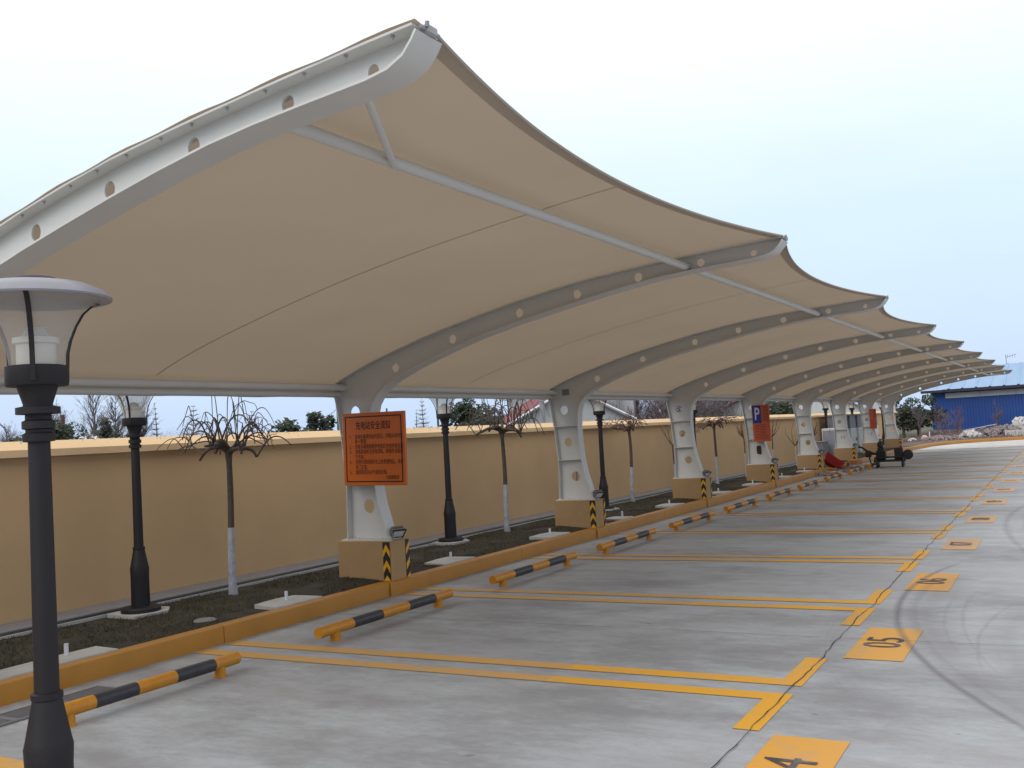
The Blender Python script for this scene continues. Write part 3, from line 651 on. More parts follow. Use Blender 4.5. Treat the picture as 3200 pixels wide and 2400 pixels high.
MB().box(0.02, 0.075, -0.12, -0.08, -0.3, 0.3).build("mounting_rail", M['grey'], sg); MB().box(0.02, 0.075, 0.10, 0.14, -0.3, 0.3).build("mounting_rail", M['grey'], sg)

def psign(x, yc, label, cat="sign", p=True):
    o, w, h = board("parking_sign", x, yc - 0.21, yc + 0.21, 1.12, 2.01, 0, label, cat, M['signred'], M['aluminium'])
    if p:
        MB().box(-0.016, -0.0125, -0.01, 0.20, 0.0, 0.43).build("blue_panel", M['signblue'], o)
        me = text_mesh("P", 0.42, 0.006, 'CENTER', 0.62); me.materials.append(M['signwhite']); link("lettering", me, o, (-0.018, 0.09, 0.215), RX)
    t = MB()
    for k in range(11):
        y = -0.03 - 0.0; z = 0.40 - k * 0.035
        t.box(-0.0142, -0.0125, -0.19, -0.03 - random.uniform(0, .05), z, z + 0.010)
    for k in range(10):
        z = -0.05 - k * 0.038
        t.box(-0.0142, -0.0125, -0.18 + random.uniform(0, .1), 0.16, z, z + 0.010)
    t.build("printed_lines", M['ink'], o, kind='stuff'); MB().box(0.02, 0.075, -0.02, 0.02, -0.35, 0.35).build("mounting_rail", M['grey'], o)
    return o
s1 = psign(FX0 + SP * 4 - 0.18, 6.585, "tall red-orange notice with a blue panel and white P on the fourth column")
s2 = psign(FX0 + SP * 7 - 0.20, 6.56, "narrow red notice on the far column in front of the grey cabinets", p=False); s2.scale = (1, 0.6, 0.85); s2.location.z = 1.47
tag(MB().box(0, 0.05, -0.05, 0.05, -0.10, 0.10, bev=0.015).build("meter_box", M['machine'], None, loc=(FX0 + SP * 4 - 0.09, 6.715, 0.915)), "small black box fixed in the lower hole of the column below the P sign", "box")

# ------------------------------------------------------------------ wheel stops
segs = [(-0.985, -0.56, 'yellow'), (-0.56, -0.15, 'black'), (-0.15, 0.25, 'yellow'), (0.25, 0.69, 'black'), (0.69, 0.985, 'yellow')]
seg_me = [("painted_band" if c == 'black' else "bar", MB().tube([(a, 0, 0.098), ((a + b_) / 2, 0, 0.098), (b_, 0, 0.098)], 0.0445, 18).mesh("bar", M[c], True)) for a, b_, c in segs]
foot_me = MB().lathe([(0.05, 0), (0.05, 0.008), (0.043, 0.012), (0.043, 0.075)], 14).mesh("foot", M['yellow'], True)
ST = [(4.60, 0.80), (7.26, 1), (10.05, 1), (12.75, 1), (15.45, 1), (18.2, 1), (20.95, 1), (23.6, 1), (26.4, 1), (29.4, 1), (32.3, 1)]
ST_LAB = ["striped wheel stop by the drain grate and the near lamp post", "striped wheel stop left of the plinth under the orange notice", "striped wheel stop in the bay just past the orange notice plinth",
          "striped wheel stop just before the second full column", "striped wheel stop just past the second full column", "striped wheel stop just before the third full column", "striped wheel stop just past the third full column",
          "striped wheel stop before the P sign column", "striped wheel stop below the P sign column", "striped wheel stop beside the red bin", "striped wheel stop lying before the black engine trolley"]
for (x, sc), lb in zip(ST, ST_LAB):
    o = empty("wheel_stop", (x, 5.42, 0), R(random.uniform(-.6, .6)), lb, "wheel stop", "striped wheel stops in the bays")
    o.scale.x = sc
    for nm, me in seg_me: link(nm, me, o)
    for sx in (-0.775, 0.775): link("foot", foot_me, o, (sx, 0, 0))

# slabs with white vent pipes, grate, small lid
for i, (a, b_, c, d) in enumerate(SLABS):
    m = MB(); j = [random.uniform(-.04, .04) for _ in range(8)]
    m.prism([(a + j[0], c), (b_ + j[1], c), (b_ + j[2], d + j[3] * .5), ((a + b_) / 2 + 0.1, d + 0.03), (a + 0.12 + j[4], d + j[5] * .5)], 0.08, 0.162 + 0.003 * (i % 2))
    o = m.build("pipe_slab", M['slab']); x = [4.85, 7.22, 10.09, 12.7, 15.33, 17.55, 20.5, 23.1, 25.8, 28.3][i]
    near = ["behind the near wheel stop", "left of the plinth with the orange notice", "just right of the plinth with the orange notice", "behind the second column plinth", "right of the second column plinth", "left of the third column plinth", "right of the third column plinth", "left of the P sign column", "right of the P sign column", "by the column past the P sign"][i]
    tag(o, "flat pale concrete slab in the bed " + near, "slab", "concrete slabs in the planting bed")
    v = MB().lathe([(0.016, 0), (0.016, 0.09), (0.012, 0.09), (0.012, 0.02)], 10).build("vent_pipe", M['signwhite'], None, True, loc=(x, 6.60, 0.161))
    tag(v, "short white pipe standing on the slab " + near, "pipe", "white pipes on the bed slabs")
gr = empty("drain_grate", (4.14, 5.96, 0), 0, "dark three-panel drain grate in the concrete behind the near wheel stop", "grate")
for k in range(3):
    x0 = -0.60 + k * 0.395; fr = MB()
    for q in ((x0, x0 + 0.39, -0.13, -0.115), (x0, x0 + 0.39, 0.115, 0.13), (x0, x0 + 0.015, -0.115, 0.115), (x0 + 0.375, x0 + 0.39, -0.115, 0.115)): fr.box(*q, 0.002, 0.014)
    pf = fr.build("grate_frame", M['grey'], gr)
    MB().box(x0 + 0.015, x0 + 0.375, -0.115, 0.115, 0.0015, 0.003).build("dark_channel", M['crack'], pf)
    for j in range(9): MB().box(x0 + 0.015, x0 + 0.375, -0.107 + j * 0.0245, -0.107 + j * 0.0245 + 0.010, 0.004, 0.012).build("grate_bar", M['grey'], pf)
tag(MB().lathe([(0.10, 0), (0.10, 0.012), (0.085, 0.02), (0.03, 0.022), (0.0, 0.018)], 18).build("valve_lid", M['strip'], None, True, loc=(6.306, 6.71, 0.135)), "small round grey valve lid lying in the dry grass", "lid")

# ------------------------------------------------------------------ garden lamps
def lamp_parts():
    P = []
    P.append(("base", MB().lathe([(0.18, 0), (0.18, 0.035), (0.165, 0.05), (0.085, 0.055), (0.083, 0.33), (0.086, 0.405), (0.080, 0.43), (0.052, 0.575), (0.056, 0.58), (0.056, 0.60), (0.045, 0.605)], 24).mesh("base", M['lamp'], True)))
    P.append(("pole", MB().lathe([(0.044, 0.60), (0.039, 1.50), (0.039, 1.525), (0.056, 1.527), (0.058, 1.555), (0.046, 1.562), (0.046, 1.572), (0.058, 1.575), (0.058, 1.603), (0.046, 1.608), (0.046, 1.628), (0.078, 1.630), (0.078, 1.655), (0.052, 1.66), (0.052, 1.668), (0.073, 1.735)], 24).mesh("pole", M['lamp'], True)))
    P.append(("drum", MB().lathe([(0.107, 1.735), (0.110, 1.74), (0.110, 1.808), (0.09, 1.812), (0.06, 1.812)], 24).mesh("drum", M['lamp'], True)))
    P.append(("globe", MB().lathe([(0.094, 1.812), (0.100, 1.85), (0.113, 1.90), (0.135, 1.955), (0.165, 2.01), (0.20, 2.045), (0.232, 2.062)], 32, closed=False).mesh("globe", M['glass'], True)))
    P.append(("lamp_holder", MB().lathe([(0.070, 1.812), (0.070, 1.89), (0.082, 1.894), (0.082, 1.915), (0.05, 1.922), (0.04, 1.94), (0.03, 1.955), (0.0, 1.96)], 20).mesh("lamp_holder", M['lampwhite'], True)))
    P.append(("lid", MB().lathe([(0.0, 2.078), (0.22, 2.062), (0.272, 2.055), (0.275, 2.062), (0.25, 2.088), (0.19, 2.115), (0.10, 2.130), (0.0, 2.134)], 36).mesh("lid", M['lid'], True)))
    P.append(("lid_cap", MB().lathe([(0.088, 2.124), (0.088, 2.134), (0.08, 2.142), (0.0, 2.145)], 24).mesh("lid_cap", M['capdark'], True)))
    arms = []
    for k in range(3):
        a = R(200 + 120 * k); pts = [(0.112, 1.75), (0.113, 1.80), (0.116, 1.86), (0.128, 1.91), (0.15, 1.965), (0.18, 2.015), (0.22, 2.05), (0.25, 2.058)]
        m = MB(); n = len(pts); ca, sa = math.cos(a), math.sin(a)
        for (r, z) in pts:
            for (dr, dt) in ((0, -.009), (0, .009), (0.006, .009), (0.006, -.009)): m.v.append(((r + dr) * ca - dt * sa, (r + dr) * sa + dt * ca, z))
        for i in range(n - 1):
            for q in range(4): m.f.append((i * 4 + q, i * 4 + (q + 1) % 4, i * 4 + 4 + (q + 1) % 4, i * 4 + 4 + q)); m.fm.append(0)
        m.f += [(3, 2, 1, 0), tuple((n - 1) * 4 + q for q in range(4))]; m.fm += [0, 0]
        P.append(("arm", m.mesh("arm", M['lamp'])))
    return P
LP = lamp_parts()
LAMPS = [(2.39, 3.37, 0.15, R(28), "black garden lamp post close to the camera at the left edge of the view", 0),
         (6.46, 7.70, 0.155, 0.2, "black garden lamp post by the wall, left of the nearest umbrella-shaped bare tree", 0),
         (11.94, 7.79, 0.155, 0.5, "black garden lamp post just right of the orange notice", 0), (16.91, 7.62, 0.155, R(-60), "black garden lamp post just right of the second full column, by the wall", R(1.2)),
         (22.5, 7.75, 0.155, 0.9, "black garden lamp post just right of the third full column", R(0.6)), (38.3, 8.0, 0.155, 1.4, "black garden lamp post above the cabinet with the blue-grey door", 0),
         (44.0, 8.1, 0.155, 0.4, "black garden lamp post rising over the middle of the cabinet row", 0), (49.8, 7.8, 0.155, 0.7, "black garden lamp post left of the last column, behind the cabinets", 0)]
for (x, y, z, rz, lb, tl) in LAMPS:
    o = empty("garden_lamp", (x, y, z), rz, lb, "lamp post", "black garden lamps along the wall"); o.rotation_euler.x = tl
    for nm, me in LP: link(nm, me, o)
    if y > 7: tag(MB().prism([(-.24, -.2), (.1, -.25), (.27, -.08), (.22, .2), (-.2, .22)], 0, 0.05).build("lamp_footing", M['slab'], None, loc=(x, y, z - 0.045)), "pale concrete footing under the " + lb.split(",")[0].replace("black garden ", ""), "footing", "concrete footings of the lamps")
    else: MB().lathe([(0.26, -0.15), (0.26, 0.0)], 20).build("footing", M['slab'], o)

# ------------------------------------------------------------------ pruned weeping trees and saplings
def rdir(rr): 
    v = Vector((rr.gauss(0, 1), rr.gauss(0, 1), rr.gauss(0, 1))); return v.normalized()
def limb(m, rr, p, d, r, L, curl, droop, seg=0.05, jit=0.25, n=5, taper=0.5):
    pts, rads = [p.copy()], [r]; k = max(3, int(L / seg)); ax = rdir(rr)
    for i in range(k):
        t = (i + 1) / k
        d = (d + rdir(rr) * jit * 0.5 + d.cross(ax) * curl + Vector((0, 0, -droop * t))).normalized()
        p = p + d * (L / k); pts.append(p.copy()); rads.append(r * (1 - taper * t))
    m.tube(pts, rads, n); return pts, rads, d
def weeping_tree(seed, H, spread, up=1.0, bend=0.012, bias=0.0, bdir=0.0):
    rr = random.Random(seed); tr, wt, cw = MB(), MB(), MB()
    lean = Vector((rr.uniform(-.04, .04), rr.uniform(-.03, .03), 0)); hw = 0.68
    path = [Vector((0, 0, -0.06))] + [Vector((lean.x * t ** 2 + bend * math.sin(5 * t + seed), lean.y * t ** 2, H * t)) for t in np.linspace(0.06, 1, 12)]
    rad = lambda z: 0.037 - 0.009 * min(1, max(0, z) / H) + (0.010 * max(0, 1 - z / 0.12)) + (0.012 * max(0, (z - H + 0.12) / 0.12))
    lo = [p for p in path if p.z <= hw]; hi = [p for p in path if p.z > hw]; mid = lo[-1].lerp(hi[0], 0.7)
    wt.tube(lo + [mid], [rad(p.z) + 0.002 for p in lo + [mid]], 10); tr.tube([lo[-1], mid] + hi, [rad(p.z) for p in [lo[-1], mid] + hi], 10)
    top = path[-1]
    def arch(p, u, l, h, r0, r1, sag=0.0, n=5, k=11):
        """shoot that rises and bends over, as weeping branches do"""
        side = Vector((-u.y, u.x, 0)) * rr.uniform(-.35, .35); ph = rr.uniform(0, 6); pts = []
        for i in range(k + 1):
            t = i / k; w = Vector((math.sin(ph + 7 * t), math.cos(ph * 1.7 + 6 * t), math.sin(ph * 2.3 + 9 * t))) * 0.012 * t
            pts.append(p + u * (l * t) + side * (l * t * t) + Vector((0, 0, h * math.sin(math.pi * min(1, t * 0.92)) - sag * t * t)) + w)
        cw.tube(pts, [r0 + (r1 - r0) * i / k for i in range(k + 1)], n); return pts
    hz = lambda a: Vector((math.cos(a), math.sin(a), 0))
    nl = rr.randint(8, 9)
    for i in range(nl):
        a = 2 * math.pi * (i + rr.uniform(-.3, .3)) / nl; u = hz(a); L1 = spread * rr.uniform(0.28, 0.62) * (1 + bias * math.cos(a - bdir))
        p1 = arch(top + Vector((0, 0, rr.uniform(-.04, .02))), u, L1, rr.uniform(0.03, 0.12), rr.uniform(0.024, 0.034), rr.uniform(0.012, 0.018), rr.uniform(-0.08, 0.10), 7, 9)
        for j in range(rr.randint(2, 3)):
            q = p1[rr.randint(3, len(p1) - 1)]; a2 = a + rr.gauss(0, 0.8)
            p2 = arch(q, hz(a2), spread * rr.uniform(0.25, 0.60), spread * up * rr.uniform(0.12, 0.45), rr.uniform(0.008, 0.012), 0.0055, rr.uniform(-.06, 0.10), 5, 13)
            for k in range(rr.randint(1, 2)):
                q2 = p2[rr.randint(4, len(p2) - 1)]; a3 = a2 + rr.gauss(0, 0.9)
                p3 = arch(q2, hz(a3), spread * rr.uniform(0.18, 0.45), spread * up * rr.uniform(0.04, 0.30), 0.0058, 0.0034, rr.uniform(-.05, 0.12), 4, 11)
                if rr.random() < 0.35: arch(p3[rr.randint(3, 10)], hz(a3 + rr.gauss(0, 1.2)), spread * rr.uniform(.1, .3), spread * up * rr.uniform(0, .25), 0.0042, 0.0028, rr.uniform(-.05, .1), 4, 8)
        if rr.random() < 0.5 and up > 0.6: arch(p1[5], hz(rr.uniform(0, 6.28)) * 0.35, spread * .5, spread * up * rr.uniform(.5, .85), 0.0075, 0.004, -0.12, 4, 10)
    return tr, wt, cw
WT = [(7.56, 7.62, 1.45, 0.66, 4, "umbrella-shaped bare tree with whitewashed trunk, left of the orange notice", 'bark', 1.0, 0.012, 0.15, -0.7),
      (13.37, 7.68, 1.52, 0.72, 11, "bare weeping tree with tall curled branches, between the orange notice and second column", 'bark', 1.45, 0.02, 0.0, 0),
      (18.85, 7.85, 1.46, 0.62, 23, "bare weeping tree leaning left, beyond the second full column", 'barkred', 0.75, 0.04, 0.55, 2.2), (23.9, 7.70, 1.42, 0.72, 31, "flat-topped bare tree just left of the P sign column", 'barkred', 0.35, 0.025, 0.1, 0)]
for (x, y, H, spd, seed, lb, bk, up, bend, bias, bdir) in WT:
    o = empty("weeping_tree", (x, y, 0.15), 0, lb, "tree", "pruned bare trees along the wall"); a, b_, c = weeping_tree(seed, H, spd, up, bend, bias, bdir)
    a.build("trunk", M[bk], o, True); b_.build("whitewashed_trunk", M['white'], o, True); c.build("crown", M[bk], o, True)
def sapling(seed, H):
    rr = random.Random(seed); wt, tr = MB(), MB(); hw = 0.62
    wt.tube([(0, 0, -.05), (0.01, 0, hw * .5), (0.015, 0, hw)], [0.024, 0.021, 0.019], 8)
    p0 = Vector((0.015, 0, hw)); top = Vector((0.02, 0.01, H)); tr.tube([p0, p0.lerp(top, .5) + Vector((0.01, 0, 0)), top], [0.018, 0.016, 0.017], 7)
    for i in range(rr.randint(5, 7)):
        a = rr.uniform(0, 6.28); d = Vector((math.cos(a) * .65, math.sin(a) * .65, rr.uniform(0.5, 1.1))).normalized()
        pts, rads, _ = limb(tr, rr, top, d, 0.011, rr.uniform(0.3, 0.65), 0.02, -0.12, 0.05, 0.15, 5, 0.6)
        for j in range(4):
            q = rr.randint(1, len(pts) - 1); limb(tr, rr, pts[q], (d + rdir(rr) * 0.7 + Vector((0, 0, 0.4))).normalized(), 0.005, rr.uniform(0.12, 0.35), 0.03, -0.1, 0.04, 0.2, 4, 0.6)
    return wt, tr
SAP = [(20.95, 7.70, 1.02, 1, "young forked tree just left of the third full column"), (26.45, 7.72, 1.02, 3, "young bare tree at the left edge of the column with the P sign"),
       (29.2, 7.70, 0.98, 4, "tall forked sapling just right of the P sign"), (31.85, 7.65, 0.62, 5, "small bushy pruned sapling left of the column past the P sign"), (34.6, 7.70, 0.85, 6, "bare sapling just right of the column past the P sign"), (36.9, 7.45, 0.55, 7, "short pruned sapling beside the dark grey box")]
for (x, y, H, seed, lb) in SAP:
    o = empty("sapling", (x, y, 0.15), random.uniform(0, 6), lb, "sapling", "whitewashed saplings along the wall"); a, b_ = sapling(seed, H); a.build("whitewashed_trunk", M['white'], o, True); b_.build("crown", M['barkred'], o, True)
# berry twigs reaching in at the left edge
rr = random.Random(5); tw, be = MB(), MB()
for k in range(5):
    p = Vector((-0.62 - 0.1 * k, 0.02, 0.6)); pts, rads, _ = limb(tw, rr, p, Vector((0.75, 0.1, 0.5 + 0.12 * k)).normalized(), 0.008, 0.75 + .06 * k, 0.02, 0.06, 0.05, 0.15, 4, 0.8)
    for q in (len(pts) - 1, len(pts) - 4):
        for j in range(5):
            c = pts[q] + rdir(rr) * 0.02; be.lathe([(0, -.008), (.008, -.003), (.008, .003), (0, .008)], 6, c)
o = empty("berry_shrub", (3.95, 7.3, 0.15), 0, "bare reddish shrub with dried berry clusters at the left edge before the wall", "shrub")
MB().tube([(-0.85, 0.0, -0.1), (-0.8, 0.02, 0.65)], [0.02, 0.012], 6).build("stem", M['barkred'], o); tw.build("twigs", M['barkred'], o); be.build("berries", M['barkred'], o, kind='stuff')

# ------------------------------------------------------------------ far end: cabinets, trolley, red bin, debris
cb = empty("charging_cabinet", (43.2, 7.55, 0.13), 0, "row of tall white charging cabinets with grey upper band behind the far columns", "cabinet")
x = -4.3; k = 0
for wd in (1.0, 0.62, 1.0, 0.62, 1.0, 0.62, 1.0, 0.62, 1.0, 1.0):
    MB().box(x + .012, x + wd - .012, 0 if k % 2 == 0 else 0.08, 0.6, 0, 1.02, bev=0.01).build("cabinet_door", M['cabinet'], cb)
    MB().box(x + .012, x + wd - .012, 0.02 if k % 2 == 0 else 0.09, 0.6, 1.03, 1.52, bev=0.01).build("upper_panel", M['cabinetgrey'], cb)
    MB().box(x + wd - 0.12, x + wd - 0.09, (-0.02 if k % 2 == 0 else 0.06), (0 if k % 2 == 0 else 0.08), 0.5, 0.62).build("handle", M['grey'], cb)
    x += wd; k += 1
MB().box(-4.35, x + 0.05, -0.03, 0.65, 1.525, 1.56).build("cabinet_roof", M['cabinetgrey'], cb)
c2 = empty("control_cabinet", (37.2, 7.35, 0.1), 0, "upright white cabinet with a blue-grey door right of the dark box", "cabinet")
MB().box(-0.5, 0.5, 0, 0.5, -0.05, 1.12, bev=0.01).build("housing", M['cabinet'], c2); MB().box(-0.515, -0.501, 0.03, 0.47, 0.02, 1.05).build("door", M['door'], c2); MB().box(-0.45, 0.45, -0.014, -0.001, 0.02, 1.05).build("door", M['door'], c2); MB().box(0.36, 0.40, -0.03, -0.014, 0.5, 0.6).build("handle", M['grey'], c2)
c3 = empty("junction_box", (36.0, 7.6, 0.14), 0, "dark grey-brown junction box standing left of the blue-grey door", "box")
MB().box(-0.45, 0.45, 0, 0.4, 0, 0.62, bev=0.02).build("housing", M['strip'], c3); MB().box(-0.47, 0.47, -0.02, 0.42, 0.62, 0.65).build("lid", M['grey'], c3)

tr_ = empty("engine_trolley", (32.25, 4.9, 0), R(6), "black engine trolley on small wheels parked by the kerb", "trolley")
MB().box(-0.35, 0.40, -0.42, 0.48, 0.17, 0.22).build("deck", M['machine'], tr_)
ch = MB(); ch.tube([(-0.3, -0.40, 0.30), (-0.3, 0.45, 0.30)], 0.018, 6); ch.tube([(0.3, -0.40, 0.30), (0.3, 0.45, 0.30)], 0.018, 6)
for y in (-.40, .45): ch.tube([(-0.3, y, 0.2), (-0.3, y, 0.31)], 0.015, 6); ch.tube([(0.3, y, 0.2), (0.3, y, 0.31)], 0.015, 6)
ch.build("chassis_rail", M['machine'], tr_)
wh = MB(); wh.lathe([(0.04, -0.03), (0.095, -0.03), (0.105, -0.015), (0.105, 0.015), (0.095, 0.03), (0.04, 0.03)], 16)
wme = wh.mesh("wheel", M['machine'], True); hub = MB().lathe([(0.04, -0.034), (0.04, 0.034)], 10).mesh("hub", M['grey'])
for (x, y) in ((-0.33, 0.38), (0.33, 0.38), (-0.33, -0.34), (0.33, -0.34)):
    w_ = link("wheel", wme, tr_, (x, y, 0.105), (0, R(90), R(90))); link("hub", hub, w_)
en = MB(); en.box(-0.2, 0.2, 0.14, 0.40, 0.22, 0.52, bev=0.03); en.box(-0.12, 0.12, 0.18, 0.36, 0.5, 0.6, bev=0.02)
for k in range(6): en.box(-0.22, 0.22, 0.12, 0.42, 0.26 + k * .04, 0.27 + k * .04)
en.build("engine", M['machine'], tr_)
MB().lathe([(0.03, 0.58), (0.085, 0.62), (0.095, 0.68), (0.085, 0.75), (0.04, 0.79), (0.015, 0.80), (0.015, 0.85), (0.0, 0.86)], 16, (0, 0.27, 0)).build("air_filter", M['machine'], tr_, True)
MB().box(-0.22, 0.22, -0.36, -0.12, 0.22, 0.58, bev=0.02).build("tool_box", M['machine'], tr_)
MB().lathe([(0.13, -0.16), (0.15, -0.13), (0.15, 0.13), (0.13, 0.16)], 18).build("fuel_tank", M['machine'], tr_, True, (0, -0.50, 0.36), (0, R(90), 0))
hd = MB(); hd.tube([(0, 0.40, 0.40), (0, 0.62, 0.48), (0, 0.80, 0.62), (0, 0.92, 0.66)], 0.03, 8); hd.tube([(-0.12, 0.80, 0.62), (0.12, 0.80, 0.62)], 0.02, 6); hd.box(-0.06, 0.06, 0.55, 0.72, 0.32, 0.52, bev=0.015); hd.tube([(0, 0.62, 0.34), (0, 0.55, 0.0)], 0.02, 6)
hd.build("draw_handle", M['machine'], tr_, True)
rb = empty("red_bin", (30.6, 6.25, 0.17), R(15), "red metal barrow tray tipped over on the broken kerb", "barrow")
Mx = Matrix.Rotation(R(38), 4, 'X') @ Matrix.Rotation(R(10), 4, 'Y')
t_ = MB(); A = [(-0.42, -0.30, 0.0), (0.42, -0.30, 0.0), (0.42, 0.30, 0.0), (-0.42, 0.30, 0.0)]; B = [(-0.30, -0.22, -0.22), (0.30, -0.22, -0.22), (0.30, 0.22, -0.22), (-0.30, 0.22, -0.22)]
V = [Mx @ Vector(p) for p in A + B]; t_.add([(v.x, v.y, v.z + 0.2) for v in V], [(4, 5, 6, 7), (0, 1, 5, 4), (1, 2, 6, 5), (2, 3, 7, 6), (3, 0, 4, 7)]); t_.build("tray", M['redpaint'], rb)
hs = MB()
for sx in (-.25, .25): hs.tube([Mx @ Vector((sx, -0.3, -0.1)) + Vector((0, 0, .2)), Mx @ Vector((sx, -0.95, -0.02)) + Vector((0, 0, .2))], 0.015, 6)
hs.build("handle", M['brick'], rb)
rr = random.Random(9)
for i, (x, y, z, l, a) in enumerate(((29.3, 6.1, .04, 1.1, 20), (29.9, 6.4, .12, 0.9, -30), (31.6, 6.2, .13, 1.3, 8), (28.9, 5.75, .03, 0.8, 40), (32.6, 5.95, .05, 0.9, -12))):
    o = MB().box(-l / 2, l / 2, -0.07, 0.07, -0.03, 0.03, bev=0.006).build("loose_plank", M[('brick', 'kerb', 'brick', 'rubble', 'slab')[i]], None, False, (x, y, z), (R(rr.uniform(-8, 8)), R(rr.uniform(-5, 5)), R(a)))
    tag(o, ["orange plank leaning on the kerb left of the red barrow", "yellow broken kerb piece beside the red barrow", "orange plank right of the red barrow", "pale slab lying flat in front of the broken kerb", "grey slab lying before the engine trolley"][i], "plank", "loose pieces at the broken kerb")
bst = empty("brick_stack", (33.8, 6.15, 0.0), R(4), "low stack of orange bricks behind the engine trolley", "bricks")
bme = MB().box(-0.118, 0.118, -0.056, 0.056, 0, 0.052, bev=0.004).mesh("brick", M['brick'])
for lz in range(4):
    for j in range(7):
        for q in range(2):
            if lz == 3 and j > 4: continue
            link("brick", bme, bst, (-0.85 + j * 0.245 + rr.uniform(-.01, .01), q * 0.12 + rr.uniform(-.008, .008), lz * 0.054), (0, 0, R(rr.uniform(-3, 3))))
dm = MB()
for i in range(220):
    x, y = rr.gauss(30.6, 1.1), rr.gauss(6.0, 0.25); s = rr.uniform(0.015, 0.06); Mx = Matrix.Translation((x, y, 0.02 + s * .3 + (0.12 if y > 6.4 else 0))) @ Matrix.Rotation(rr.uniform(0, 6), 4, rdir(rr))
    dm.box(-s, s, -s * .7, s * .7, -s * .5, s * .5, Mx)
dm.build("kerb_debris", M['rubblegrey'], kind='stuff')

# ground beyond the end kerb
def dirt_h(x, y): return 0.10 + 0.10 * mnoise.noise(Vector((x * .35, y * .35, 1))) + 0.05 * mnoise.noise(Vector((x * 1.3, y * 1.3, 2))) + 0.020 * max(0, x - 55) + 0.0
d = MB(); XS = np.linspace(44, 72, 57); YS = np.linspace(-40, 8.3, 80)
def inside(x, y):
    pts = KERB_END
    xe = np.interp(-y, [-p[1] for p in pts], [p[0] for p in pts]); return x > xe + 0.12 if y < 6.3 else True
d.v = [(x, y, dirt_h(x, y)) for x in XS for y in YS]
for a in range(len(XS) - 1):
    for b_ in range(len(YS) - 1):
        q = (XS[a] + 0, (YS[b_] + YS[b_ + 1]) / 2)
        if inside(*q) and inside(XS[a], YS[b_]) and inside(XS[a], YS[b_ + 1]): d.f.append((a * 80 + b_, (a + 1) * 80 + b_, (a + 1) * 80 + b_ + 1, a * 80 + b_ + 1)); d.fm.append(0)
# narrow skirt that closes the gap to the kerb
kp = [(p, Vector((*p, 0))) for p in KE if p[1] < 6.32]
for (p, q) in zip(KE[:-1], KE[1:]):
    a = Vector((q[0] - p[0], q[1] - p[1], 0)).normalized(); n_ = Vector((-a.y, a.x, 0))
    d.add([(p[0] + n_.x * .115, p[1] + n_.y * .115, .135), (q[0] + n_.x * .115, q[1] + n_.y * .115, .135), (q[0] + n_.x * 1.6, q[1] + n_.y * 1.6, .12), (p[0] + n_.x * 1.6, p[1] + n_.y * 1.6, .12)], [(0, 1, 2, 3)])
d.build("rubble_ground", M['dirt'], smooth=True, kind='structure')
def heap(name, cx, cy, lx, ly, hh, n, s0, s1, m, label=None, cat=None, seed=1):
    rr = random.Random(seed); h = MB()
    for i in range(n):
        u, v = rr.gauss(0, .4), rr.gauss(0, .4); x, y = cx + u * lx, cy + v * ly; z = dirt_h(x, y) + hh * max(0, 1 - (u * u + v * v) * 1.6) * rr.uniform(.5, 1); s = rr.uniform(s0, s1)
        Mx = Matrix.Translation((x, y, z)) @ Matrix.Rotation(rr.uniform(0, 6), 4, rdir(rr)); k = [rr.uniform(.6, 1.2) for _ in range(6)]
        h.box(-s * k[0], s * k[1], -s * .8 * k[2], s * .8 * k[3], -s * .5 * k[4], s * .5 * k[5], Mx)
    o = h.build(name, m, kind='stuff' if not label else None)
    if label: tag(o, label, cat)
    return o
heap("rubble_pile", 59, 2.3, 0.9, 1.0, 0.85, 420, .05, .15, M['rubble'], None, None, 2)
heap("rubble_pile", 59.5, 0.2, 1.2, 2.0, 0.7, 320, .06, .16, M['rubble'], None, None, 3)
heap("grey_rubble", 58.5, 3.3, 1.2, 2.2, 0.45, 480, .04, .14, M['rubblegrey'], None, None, 4)
heap("rubble_pile", 58, 4.75, 0.4, 0.8, 0.30, 130, .05, .12, M['rubble'], None, None, 5)
heap("grey_rubble", 56.5, 6.2, 1.0, 1.4, 0.15, 200, .03, .11, M['rubblegrey'], None, None, 6)
stk = empty("white_block_stack", (57.0, 1.2, 0.10), R(-10), "long stack of white kerb blocks behind the yellow kerb at the right edge", "block stack")
blk = MB().box(-0.10, 0.10, -0.06, 0.06, 0, 0.11, bev=0.008).mesh("block", M['rubble'])
for lz in range(3):
    for j in range(28): link("block", blk, stk, (rr.uniform(-.02, .02), 1.8 - j * 0.128, lz * 0.115), (0, 0, R(rr.uniform(-5, 5))))
tag(MB().box(-0.10, 0.10, -0.75, 0.75, -.012, .012).build("white_plank", M['signwhite'], None, False, (58.2, 4.2, 0.66), (R(-9), R(6), R(5))), "long white plank lying on the grey rubble heap", "plank")
tag(MB().box(-0.03, 0.03, -0.03, 0.03, -0.1, 0.42).build("white_stake", M['signwhite'], None, False, (58, 6.75, 0.13), (R(2), 0, 0)), "short white stake in the rubble right of the last column", "stake")
for i, (x, y, z, sc, lb) in enumerate(((57, 7.5, 0.08, (0.34, 0.27, 0.20), "pale sack slumped behind the last plinth"), (58, 7.0, 0.12, (0.2, 0.2, 0.26), "white broken panel beside the white stake"))):
    m = MB(); m.lathe([(0, -.2), (.8, -.15), (1, .2), (.85, .6), (.4, .95), (0, 1)], 12); o = m.build("sack", M['rubble'], None, True, (x, y, z)); o.scale = sc; tag(o, lb, "sack")

